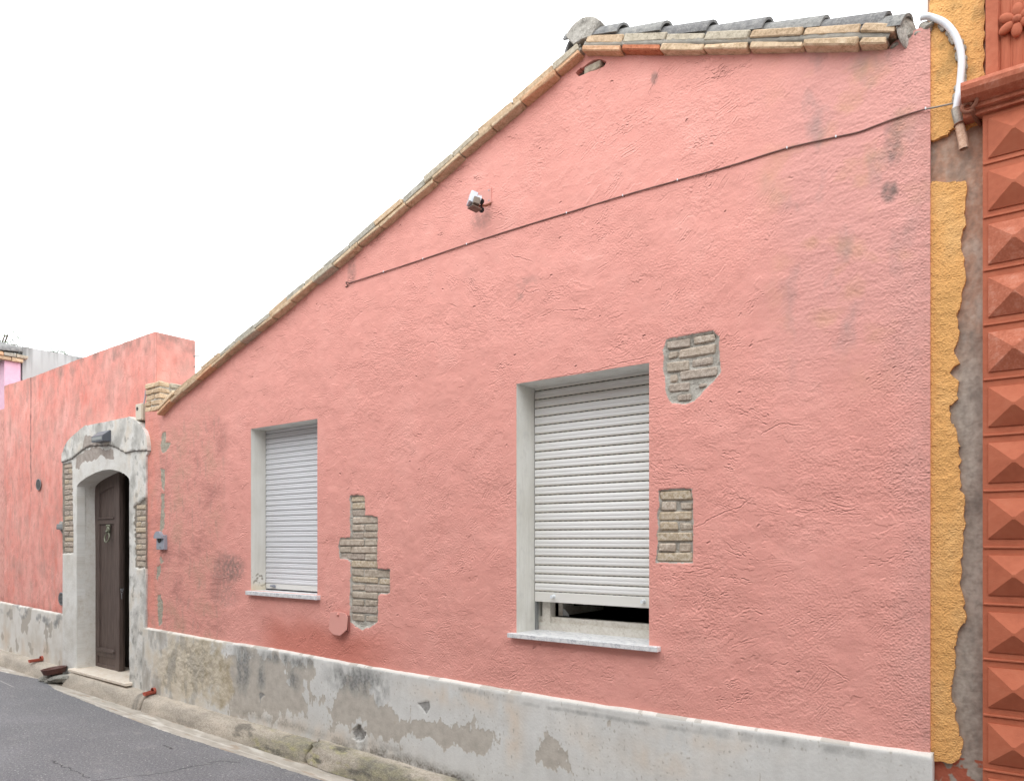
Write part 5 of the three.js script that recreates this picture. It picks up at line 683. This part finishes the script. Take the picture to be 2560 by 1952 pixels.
// conduit down the ochre strip
{
  const c = thing('conduit', 'bent white plastic conduit with a plastered stub on the ochre strip', 'pipe');
  const p = [[2304, 47], [2318, 44], [2334, 45], [2360, 56], [2385, 82], [2400, 116], [2405, 150], [2402, 200], [2396, 245], [2391, 274]].map(([u, v], i) => [...wp(u, v, 0.0), i === 0 ? 0.02 : 0.0]); p.forEach((q, i) => { q[2] = i < 2 ? 0.012 : 0.002; });
  mesh('tube', tube(p, 0.0155, 70, 14), M.pvcWhite, c);
  const s = [[2391, 272], [2393, 285], [2397, 300], [2400, 311]].map(([u, v]) => [...wp(u, v, 0), 0.002]); mesh('plastered_sleeve', boxUV(tube(s, 0.0195, 14, 9)), M.mortarWarm, c);
  const e = [[2400, 311], [2404, 330], [2408, 350], [2411, 372]].map(([u, v]) => [...wp(u, v, 0), 0.0]); mesh('clay_stub', boxUV(tube(e, 0.02, 16, 8)), mineral(0xDDB59A, 0xB98B70, 0xEBD2BF, 1, 7, 0.9, 1.5), c);
  mesh('wire_tie', place(bare(new THREE.TorusGeometry(0.022, 0.003, 6, 20)), e[0][0], e[0][1], 0.002, Math.PI / 2, 0, 0.2), M.rust, c);
  // mortar daubed behind the bend
  rnd = mul(91); const d = []; for (let k = 0; k < 26; k++) { const t = k / 25, a = p[3 + Math.min(5, Math.floor(t * 6))], b = p[4 + Math.min(5, Math.floor(t * 6))], f = t * 6 % 1, r = rr(0.008, 0.014); d.push(new THREE.IcosahedronGeometry(r, 1).scale(1, 1.5, 0.7).translate(lerp(a[0], b[0], f) + (rnd() < 0.5 ? -0.014 : 0.013), lerp(a[1], b[1], f), -0.012)); } mesh('mortar_daub', boxUV(merge(d)), M.mortarWarm, c);
  const h = thing('iron_hook', 'rusty iron eye hook under the red cornice', 'hook'); const o = [...wp(2452, 305, 0.0), 0.0]; const eye = [...wp(2420, 269, 0.09), 0.09];
  mesh('shank', tube([[o[0], o[1], -0.03], [lerp(o[0], eye[0], 0.5), lerp(o[1], eye[1], 0.5), 0.04], [eye[0] + 0.02, eye[1] - 0.008, 0.085]], 0.009, 14, 8), M.rust, h); mesh('eye', place(bare(new THREE.TorusGeometry(0.022, 0.008, 8, 22, 5.4)), eye[0], eye[1], eye[2], 0, 0.3, 0.4), M.rust, h); mesh('prong', tube([[eye[0] + 0.015, eye[1] - 0.01, 0.088], [eye[0] + 0.033, eye[1] + 0.01, 0.095], [eye[0] + 0.036, eye[1] + 0.04, 0.1]], 0.009, 12, 8), M.rust, h);
}

// ------------------------------------------------------------------ things fixed to the walls
const onWall = (x, y) => 0.004 + WF.at(x, y, WL);
{ // cable slung across the gable
  const px = [[876, 708], [962, 681], [1060, 649], [1170, 612], [1290, 573], [1418, 533], [1560, 492], [1697, 453], [1830, 415], [1970, 373], [2092, 344], [2150, 331], [2196, 314], [2260, 292], [2316, 275], [2345, 268], [2386, 259]];
  const c = thing('wall_cable', 'thin dark cable tacked in a rising line across the pink gable', 'cable'); const pts = px.map(([u, v]) => { const [x, y] = wp(u, v); return [x, y + 0.004 * fb(x * 3, 8, 3), x > XR ? 0.004 : onWall(x, y) + 0.006]; });
  mesh('cord', tube(pts.slice(0, 15), 0.0042, 260, 7), M.cable, c); mesh('bare_end', tube(pts.slice(14), 0.0042, 24, 7), M.cableGrey, c); mesh('knot', tube([[pts[0][0], pts[0][1], pts[0][2]], [pts[0][0] - 0.03, pts[0][1] + 0.008, pts[0][2] + 0.012], [pts[0][0] - 0.022, pts[0][1] - 0.018, pts[0][2]], [pts[0][0] - 0.05, pts[0][1] - 0.02, pts[0][2] - 0.004]], 0.005, 20, 6), M.cable, c);
  const clip = rbox(0.006, 0.013, 0.011, 0.002, 1); for (const i of [1, 2, 3, 5, 6, 7, 9, 10, 14]) { const o = mesh('clip', clip, M.pvcWhite, c); o.position.set(pts[i][0], pts[i][1] + 0.002, pts[i][2] + 0.001); }
}
{ // spotlight on its plate
  const zS = zoomed(1100, 420, 10.5), c = thing('spotlight', 'small silver spotlight on a pink square plate high on the gable', 'lamp'); const a = zS(900, 650, 0.02), b = zS(1325, 490, 0.02), d = zS(1315, 895, 0.02), zb = onWall((a[0] + b[0]) / 2, d[1]) + 0.004;
  const w = b[0] - a[0], h = b[1] - d[1]; mesh('plate', rbox(w, h, 0.012, 0.004).translate((a[0] + b[0]) / 2, (b[1] + d[1]) / 2, zb), M.pinkPaint, c); for (const [sx, sy] of [[-1, 1], [1, 1], [1, -1], [-1, -1]]) mesh('screw', bare(new THREE.CylinderGeometry(0.004, 0.004, 0.004, 8)).rotateX(Math.PI / 2).translate((a[0] + b[0]) / 2 + sx * (w / 2 - 0.018), (b[1] + d[1]) / 2 + sy * (h / 2 - 0.018), zb + 0.007), M.steel, c);
  const cc = zS(1090, 985, 0.07), hc = zS(850, 880, 0.15);
  mesh('arm', tube([[cc[0] + 0.03, cc[1] + 0.03, zb], [cc[0] + 0.015, cc[1] + 0.008, zb + 0.03], [cc[0], cc[1], 0.07]], 0.008, 14, 8), M.rust, c); mesh('bracket', tube([[cc[0], cc[1], 0.07], [cc[0] - 0.03, cc[1] - 0.002, 0.1], [hc[0] + 0.03, hc[1] - 0.005, 0.13]], 0.006, 14, 8), M.rust, c);
  mesh('housing', place(merge([rbox(0.075, 0.085, 0.05, 0.006), new THREE.CylinderGeometry(0.04, 0.046, 0.03, 20).rotateX(Math.PI / 2).translate(0, 0, -0.036)]), hc[0], hc[1] + 0.015, 0.15, -0.35, -0.6, 0.12), std({ color: rgb(196, 201, 208), roughness: 0.35, metalness: 0.3 }), c); mesh('terminal_box', place(rbox(0.05, 0.05, 0.045, 0.004), hc[0] + 0.042, hc[1] - 0.018, 0.16, -0.3, -0.6, 0.2), std({ color: rgb(128, 116, 104), roughness: 0.7 }), c); mesh('base_plate', place(rbox(0.11, 0.008, 0.07, 0.003), hc[0] + 0.015, hc[1] - 0.05, 0.145, -0.15, -0.5, -0.22), std({ color: rgb(116, 96, 84), roughness: 0.7 }), c);
  const k = place(bare(new THREE.CylinderGeometry(0.019, 0.019, 0.012, 18)), 0, 0, 0, Math.PI / 2, 0, 0); for (const [X, Y] of [[1092, 880], [1092, 1098]]) { const q = zS(X, Y, 0.09); mesh('wing_knob', k.clone().translate(q[0], q[1], 0.09), M.black, c); } mesh('spindle', tube([[zS(1092, 880, 0.085)[0], zS(1092, 880, 0.085)[1], 0.085], [cc[0], cc[1], 0.075], [zS(1092, 1098, 0.085)[0], zS(1092, 1098, 0.085)[1], 0.085]], 0.004, 12, 6), M.black, c);
}
{ // utility cover
  const zK = zoomed(560, 1500, 3.24), q = [[865, 100], [925, 93], [985, 108], [1004, 140], [1003, 240], [955, 287], [900, 275], [862, 235]].map(([x, y]) => zK(x, y, 0.03)), c0 = [q[0][0], q[0][1]]; const c = thing('utility_cover', 'pink painted metal flap with clipped corners hung below small shutter', 'cover');
  const s = new THREE.Shape(q.map((p) => new THREE.Vector2(p[0] - c0[0], p[1] - c0[1]))); const f = boxUV(new THREE.ExtrudeGeometry(s, { depth: 0.004, bevelEnabled: true, bevelSize: 0.002, bevelThickness: 0.002, bevelSegments: 1 })); const zb = onWall(c0[0], c0[1]); f.rotateX(-0.1); mesh('flap', f.translate(c0[0], c0[1], zb + 0.024), M.pinkPaint, c);
  const bb = bounds(q); mesh('back_box', rbox(bb[2] - bb[0] - 0.03, bb[3] - bb[1] - 0.06, 0.045, 0.006).translate((bb[0] + bb[2]) / 2 + 0.012, (bb[1] + bb[3]) / 2 + 0.006, zb), std({ color: rgb(150, 96, 88), roughness: 0.85 }), c); const k = zK(922, 118, 0.04); mesh('hook_knob', boxUV(new THREE.SphereGeometry(0.012, 12, 10)).translate(k[0], k[1], zb + 0.036), M.pinkPaint, c);
}
{ // small white box with a round hole by the house corner
  const zW = (x, y, z = 0) => zoomed(0, 780, 4.2)(x, y, z), a = zW(1418, 970, 0.03), b = zW(1476, 1125, 0.03), c = thing('sensor_box', 'cream box with a round black hole at the corner above the arch', 'box'); const w = b[0] - a[0], h = a[1] - b[1], cx = (a[0] + b[0]) / 2, cy = (a[1] + b[1]) / 2; mesh('case', rbox(w, h, 0.1, 0.006).translate(cx, cy, -0.02), M.cream, c); const e = zW(1438, 1015, 0.03); mesh('hole', bare(new THREE.CylinderGeometry(0.02, 0.02, 0.006, 20)).rotateX(Math.PI / 2).translate(e[0], e[1], 0.0305), M.black, c); mesh('lid_rim', rbox(w + 0.008, h + 0.008, 0.012, 0.004).translate(cx, cy, 0.012), M.cream, c); mesh('feed_tube', tube([[cx, cy + h / 2, -0.03], [cx, cy + h / 2 + 0.08, -0.045], [cx + 0.004, cy + h / 2 + 0.16, -0.05]], 0.008, 8, 8), M.greyPlastic, c);
}
{ // lamp over the doorway: wedge with a sloping top
  const a = zG(612, 600, 0.1), b = zG(790, 600, 0.1), y1 = zG(700, 515, 0.06)[1], y0 = zG(700, 670, 0.1)[1], h = y1 - y0, c = thing('wall_lamp', 'grey wedge-shaped outdoor lamp fixed on the arch above the door', 'lamp'); const s = new THREE.Shape([[0, 0], [0.09, 0], [0.09, h * 0.5], [0.015, h], [0, h]].map((p) => new THREE.Vector2(-p[0], p[1]))); const g = new THREE.ExtrudeGeometry(s, { depth: b[0] - a[0], bevelEnabled: true, bevelSize: 0.003, bevelThickness: 0.003, bevelSegments: 1 }); g.rotateY(Math.PI / 2); mesh('housing', boxUV(g).translate(a[0], y0, SZ + 0.008), M.lampGrey, c); mesh('diffuser', rbox(b[0] - a[0] - 0.03, h * 0.3, 0.006, 0.002).translate((a[0] + b[0]) / 2, y0 + h * 0.25, SZ + 0.102), M.lampGlass, c);
}
{ // vents, letter plate, intercom
  const vent = (X, Y, hh, label) => { const p = zH(X, Y, GZ + 0.02), t = thing('air_vent', label, 'vent', undefined, [p[0], p[1], GZ + 0.012]); const r = hh; mesh('rim', bare(new THREE.TorusGeometry(r, 0.006, 8, 30)), M.greyMetal, t); mesh('back', bare(new THREE.CylinderGeometry(r, r, 0.006, 28)).rotateX(Math.PI / 2).translate(0, 0, -0.004), M.black, t); for (let k = -4; k <= 4; k++) { const y = k * r / 4.6, w = 2 * Math.sqrt(Math.max(0, r * r - y * y)) - 0.006; if (w > 0.02) { const o = mesh('louvre', rbox(w, 0.008, 0.004, 0.001, 1), M.greyMetal, t); o.position.set(0, y, 0.004); o.rotation.x = 0.6; } } };
  vent(392, 130, 0.072, 'round louvred vent high on the coral wall left of the door'); vent(632, 1330, 0.078, 'round louvred vent just above plinth, half behind the white door pier');
  const a = zH(588, 545, 0.0), b = zH(668, 602, 0.0), l = thing('letter_plate', 'grey metal letter slot set in the wall beside exposed pier bricks', 'letterbox'); mesh('plate', rbox(b[0] - a[0], a[1] - b[1], 0.05, 0.004).translate((a[0] + b[0]) / 2, (a[1] + b[1]) / 2, -0.025), M.greyMetal, l); mesh('flap', rbox((b[0] - a[0]) * 0.9, (a[1] - b[1]) * 0.5, 0.008, 0.003).translate((a[0] + b[0]) / 2, (a[1] + b[1]) / 2 - 0.005, 0.002), M.greyMetal, l); const nk = thing('mortar_patch', 'rough grey mortar patch around the metal letter slot', 'mortar'); mesh('patch', boxUV(new THREE.ExtrudeGeometry(new THREE.Shape(rough([zH(575, 520), zH(690, 515), zH(690, 650), zH(610, 650), zH(590, 615), zH(575, 600)], 0.02, 0.012, 97).map((p) => new THREE.Vector2(...p))), { depth: 0.02, bevelEnabled: false })).translate(0, 0, GZ - 0.004), M.mortar, nk);
  const i0 = zH(1650, 660, 0.03), i1 = zH(1728, 815, 0.03), w = i1[0] - i0[0], h = i0[1] - i1[1], ic = thing('intercom', 'grey intercom box with rain hood on the wall beside the doorway', 'intercom'), cx = (i0[0] + i1[0]) / 2, cy = (i0[1] + i1[1]) / 2, zb = onWall(cx, cy); mesh('case', rbox(w, h, 0.045, 0.006).translate(cx, cy, zb + 0.018), M.greyPlastic, ic); mesh('hood', boxUV(new THREE.CylinderGeometry(w * 0.5, w * 0.5, 0.03, 18, 1, false, 0, Math.PI).rotateZ(Math.PI / 2).rotateY(Math.PI / 2)).translate(cx - 0.004, cy + h * 0.26, zb + 0.052), M.greyPlastic, ic); mesh('lens', bare(new THREE.CylinderGeometry(w * 0.24, w * 0.24, 0.006, 18)).rotateX(Math.PI / 2).translate(cx - 0.008, cy + h * 0.2, zb + 0.042), M.black, ic); mesh('call_button', bare(new THREE.CylinderGeometry(0.007, 0.007, 0.006, 12)).rotateX(Math.PI / 2).translate(cx + 0.01, cy - h * 0.33, zb + 0.042), M.steel, ic);
}

// ------------------------------------------------------------------ at the foot of the wall
const zF = zoomed(60, 1580, 6.12);
{ // drain spouts
  const half = (r, len) => { const g = coppo(r, r, len, 0.004, Math.PI * 1.02); return g.rotateX(Math.PI); };
  { const p = zF(1990, 900, 0.04), s = thing('drain_spout', 'orange-red plastic drain spout sticking out of the stained house plinth', 'drain pipe'); const ky = kerbY(p[0]); mesh('pipe', bare(new THREE.CylinderGeometry(0.034, 0.034, 0.06, 20, 1, true)).rotateX(Math.PI / 2).translate(p[0], ky + 0.04, 0.03), M.pvcRed, s).material.side = THREE.DoubleSide; mesh('mouth', bare(new THREE.TorusGeometry(0.034, 0.004, 8, 24)).translate(p[0], ky + 0.04, 0.06), M.pvcRed, s); mesh('chute', place(half(0.034, 0.1).rotateY(-Math.PI / 2), p[0], ky + 0.038, 0.1, 0.12), M.pvcRed, s); mesh('bore', bare(new THREE.CylinderGeometry(0.031, 0.031, 0.004, 18)).rotateX(Math.PI / 2).translate(p[0], ky + 0.04, 0.038), M.black, s); }
  { const p = zF(262, 385, 0.03), s = thing('drain_spout', 'orange-red plastic half-pipe drain lying on the kerb below the gate wall', 'drain pipe'); const ky = kerbY(p[0]); mesh('pipe', bare(new THREE.CylinderGeometry(0.034, 0.034, 0.05, 20, 1, true)).rotateX(Math.PI / 2).translate(p[0], ky + 0.04, 0.02), M.pvcRed, s); mesh('chute', place(half(0.034, 0.13).rotateY(-Math.PI / 2), p[0] - 0.01, ky + 0.037, 0.105, 0.04), M.pvcRed, s); mesh('bore', bare(new THREE.CylinderGeometry(0.031, 0.031, 0.004, 18)).rotateX(Math.PI / 2).translate(p[0], ky + 0.04, 0.024), M.black, s); }
}
{ // bowl and broken concrete by the door step
  const bp = zF(460, 600, 0.15), ky = kerbY(bp[0]) - 0.045, b = thing('plant_saucer', 'dark brown plant saucer leaning on broken concrete by the door step', 'saucer', undefined, [bp[0], ky, 0.15]); const prof = [[0.001, 0], [0.105, 0], [0.115, 0.004], [0.135, 0.06], [0.142, 0.066], [0.138, 0.07], [0.13, 0.066], [0.11, 0.014], [0.001, 0.012]].map((p) => new THREE.Vector2(...p)); const g = bare(new THREE.LatheGeometry(prof, 36)); const o = mesh('dish', g.rotateX(0.1).rotateZ(0.08), M.bowl, b); 
  const r = thing('concrete_rubble', 'broken grey concrete lump filling the gap in the kerb', 'rubble'); rnd = mul(101); const conc = mineral(0x8E8C84, 0x62605a, 0xaeaca4, 1.2, 5, 0.95, 3);
  const rock = (x, y, z, sx, sy, sz, rz, ry, name) => { const g = new THREE.IcosahedronGeometry(1, 3), p = g.attributes.position; for (let i = 0; i < p.count; i++) { const a = p.getX(i), c = p.getY(i), d = p.getZ(i), k = 1 + 0.35 * fb(a * 1.6 + x * 9, c * 1.6 + d * 1.3, 3); p.setXYZ(i, a * k * sx, c * k * sy, d * k * sz); } g.computeVertexNormals(); const h = g.toNonIndexed(); h.computeVertexNormals(); mesh(name, place(boxUV(h), x, y, z, 0, ry, rz), conc, r); };
  const q = zF(450, 660, 0.2), Y = roadY(q[0]); rock(q[0] + 0.06, Y + 0.06, 0.13, 0.26, 0.045, 0.11, 0.14, 0.2, 'slab'); rock(q[0] - 0.2, Y + 0.03, 0.17, 0.12, 0.05, 0.08, 0.0, 0.8, 'lump'); rock(q[0] + 0.22, Y + 0.06, 0.1, 0.14, 0.05, 0.08, 0.2, 0.1, 'lump'); rock(q[0] - 0.1, Y + 0.02, 0.21, 0.07, 0.025, 0.05, 0, 0.2, 'lump');
}

// ------------------------------------------------------------------ beyond the gate wall
console.log('background');
{
  const LX = -12.3, l = thing('lilac_house', 'lilac plastered house with tiled eave rising beyond the coral wall', 'house'); const lil = mineral(0xE6BCD0, 0xDAAAC2, 0xEECBDB, 0.6, 1, 0.9, 0.6);
  const e0 = xp(0, 900, LX), e1 = xp(50, 907, LX), g0 = xp(55, 868, LX), g1 = xp(214, 893, LX); const eave = (e0[1] + e1[1]) / 2, zl0 = 0.0, zl1 = e1[0];
  mesh('wall', box(LX - 5, LX, -0.2, eave, zl1, -0.12), lil, l); rnd = mul(111);
  for (let k = 0; k < 5; k++) { const o = mesh('brick', brickGeo(0.12, 0.05, 0.15, 0.006, 0.005), B5[k % 3], l); o.position.set(LX + 0.0, eave + 0.028, zl1 + 0.075 + k * 0.155 - 0.02); const o2 = mesh('brick', brickGeo(0.12, 0.05, 0.15, 0.006, 0.005), B5[2 + k % 3], l); o2.position.set(LX + 0.015, eave + 0.082, zl1 + 0.02 + k * 0.155 - 0.02); }
  for (let k = 0; k < 4; k++) { const o = mesh('roof_tile', coppo(0.08, 0.095, 0.5), M.tile[k % 3], l); o.rotation.set(0, Math.PI / 2 - 0.0, 0); o.position.set(LX - 0.02 - k * 0.2, eave + 0.13 + k * 0.05, zl1 + 0.24); o.rotation.z = 0.1; }
  mesh('roof', box(LX - 5, LX + 0.02, eave, eave + 0.1, zl1, 0.05), M.mortar, l);
  const c = thing('concrete_wall', 'bare grey concrete wall with streaked top behind the coral wall', 'wall'); const CT = (g0[1] + g1[1]) / 2; const cm = colorTex(256, 256, (i, j) => { const x = i / 256, y = j / 256; let q = hex(0xC3C5C4); const a = fb(x * 5, y * 5, 4), s = fb(x * 40, y * 2.5, 3), t = 1 - y; q = mixc(q, a > 0 ? hex(0xCDCFCE) : hex(0xADAEAC), clamp(Math.abs(a))); return mixc(q, hex(0x7d7d7b), clamp(s * 1.8 + 0.3 - t * 7) * 0.7); }); const bg = box(LX - 0.25, LX, -0.2, CT, -3.2, g0[0]); { const p = bg.attributes.position, uv = bg.attributes.uv; for (let i = 0; i < uv.count; i++) uv.setXY(i, clamp((p.getZ(i) + 3.2) / 3.2, 0.01, 0.99), clamp((p.getY(i) - CT + 2) / 2, 0.01, 0.995)); } mesh('slab', bg, std({ map: cm, roughness: 0.92 }), c);
  const leafM = std({ color: rgb(84, 104, 74), roughness: 0.7 }); const leaf = (() => { const s = new THREE.Shape(); s.moveTo(0, 0); s.quadraticCurveTo(0.4, 0.28, 1, 0); s.quadraticCurveTo(0.4, -0.28, 0, 0); return bare(new THREE.ShapeGeometry(s, 3)); })();
  const w = thing('weed', 'small green weed sprouting on top of the grey concrete wall', 'plant'); const lv = []; for (let k = 0; k < 26; k++) lv.push(place(leaf.clone().scale(0.09, 0.06, 0.06), LX - 0.05 + rr(-0.04, 0.04), CT + 0.01 + rr(0, 0.05), xp(150, 880, LX)[0] + rr(-0.14, 0.14), rr(-1, 1), rr(0, 6.3), rr(0.1, 1.2))); mesh('leaves', mergeGeometries(lv), leafM, w);
  // tree behind the lilac house
  const t = thing('tree', 'leafy dark green tree showing its twig tips above the lilac roof', 'tree'); rnd = mul(121); const base = [-18.85, -0.1, -1.7]; mesh('trunk', bare(new THREE.CylinderGeometry(0.12, 0.2, 3.6, 10)).translate(base[0], base[1] + 1.8, base[2]), mineral(0x6b5d4e, 0x4a4037, 0x857664, 1, 4), t);
  const cen = [base[0], 5.0, base[2]]; const br = [], lf = []; for (let k = 0; k < 60; k++) { const a = rr(0, 6.28), e = rr(-0.4, 1.3), R = rr(0.9, 1.75), d = [cen[0] + Math.cos(a) * Math.cos(e) * R, cen[1] + Math.sin(e) * R * 0.95, cen[2] + Math.sin(a) * Math.cos(e) * R]; br.push(tube([[base[0], base[1] + 3.4, base[2]], [lerp(base[0], d[0], 0.5), lerp(4.2, d[1], 0.45), lerp(base[2], d[2], 0.5)], d], 0.016, 8, 5)); for (let q = 0; q < 70; q++) { const f = Math.pow(rnd(), 0.6), s = rr(0.06, 0.11); lf.push(place(leaf.clone().scale(s, s, s), lerp(cen[0], d[0], f) + rr(-0.2, 0.2), lerp(cen[1], d[1], f) + rr(-0.2, 0.2), lerp(cen[2], d[2], f) + rr(-0.2, 0.2), rr(0, 6.3), rr(0, 6.3), rr(0, 6.3))); } } mesh('branches', mergeGeometries(br), std({ color: rgb(88, 76, 64) }), t); const cr = mesh('crown', mergeGeometries(lf), leafM, t);
  // wires behind the roof
  const wr = thing('overhead_wire', 'thin grey wires running between the coral wall and the roof', 'wire'); const q0 = wp(486, 890, -0.5), q1 = wp(530, 888, -0.9); mesh('strand', tube([[GXR - 0.05, q0[1], -0.45], [q0[0], q0[1], -0.5], [q1[0], q1[1], -0.9], [q1[0] + 1.2, q1[1] + 0.1, -2.4]], 0.006, 30, 6), M.cableGrey, wr); const r0 = wp(486, 916, -0.5), r1 = wp(500, 915, -0.7); mesh('strand', tube([[GXR - 0.05, r0[1], -0.45], [r0[0], r0[1], -0.5], [r1[0], r1[1], -0.7], [r1[0] + 1, r1[1] - 0.1, -2]], 0.005, 24, 6), M.cableGrey, wr);
}

// ------------------------------------------------------------------ the other side of the street, behind the camera
{
  const o = thing('opposite_house', 'cream plastered terrace house across the street facing the pink gable', 'house'), Z = 5.15, H = 4.9, cr = mineral(0x86807A, 0x736d66, 0x97928b, 0.7, 0.8, 0.9, 0.8);
  const s = new THREE.Shape([[-26, -1], [14, -1], [14, H], [-26, H]].map((p) => new THREE.Vector2(...p))); const ops = []; for (let k = 0; k < 9; k++) { const x = -24 + k * 4.2; ops.push(k % 3 === 1 ? [x, x + 1.1, 0.1, 2.3, 1] : [x, x + 1.0, 1.2, 2.6, 0]); }
  for (const [a, b, c, d] of ops) s.holes.push(new THREE.Path([[a, c], [b, c], [b, d], [a, d]].map((p) => new THREE.Vector2(...p))));
  mesh('wall', boxUV(new THREE.ExtrudeGeometry(s, { depth: 0.35, bevelEnabled: false })).translate(0, 0, Z), cr, o);
  for (const [a, b, c, d, isDoor] of ops) mesh(isDoor ? 'door' : 'shutter', box(a, b, c, d, Z + 0.15, Z + 0.22), isDoor ? M.door : M.woodWhite, o);
  mesh('roof', box(-26.2, 14.2, H, H + 0.12, Z - 0.25, Z + 6), M.tile[1], o); mesh('rear_wall', box(-26, 14, -1, H, Z + 5.6, Z + 6), cr, o);
}

// ------------------------------------------------------------------ draw
const renderer = new THREE.WebGLRenderer({ antialias: true });
renderer.toneMapping = THREE.LinearToneMapping;
renderer.toneMappingExposure = EXPOSURE;
renderer.shadowMap.enabled = true; renderer.shadowMap.type = THREE.PCFSoftShadowMap;
renderer.setSize(1024, 780);
renderer.render(scene, camera);
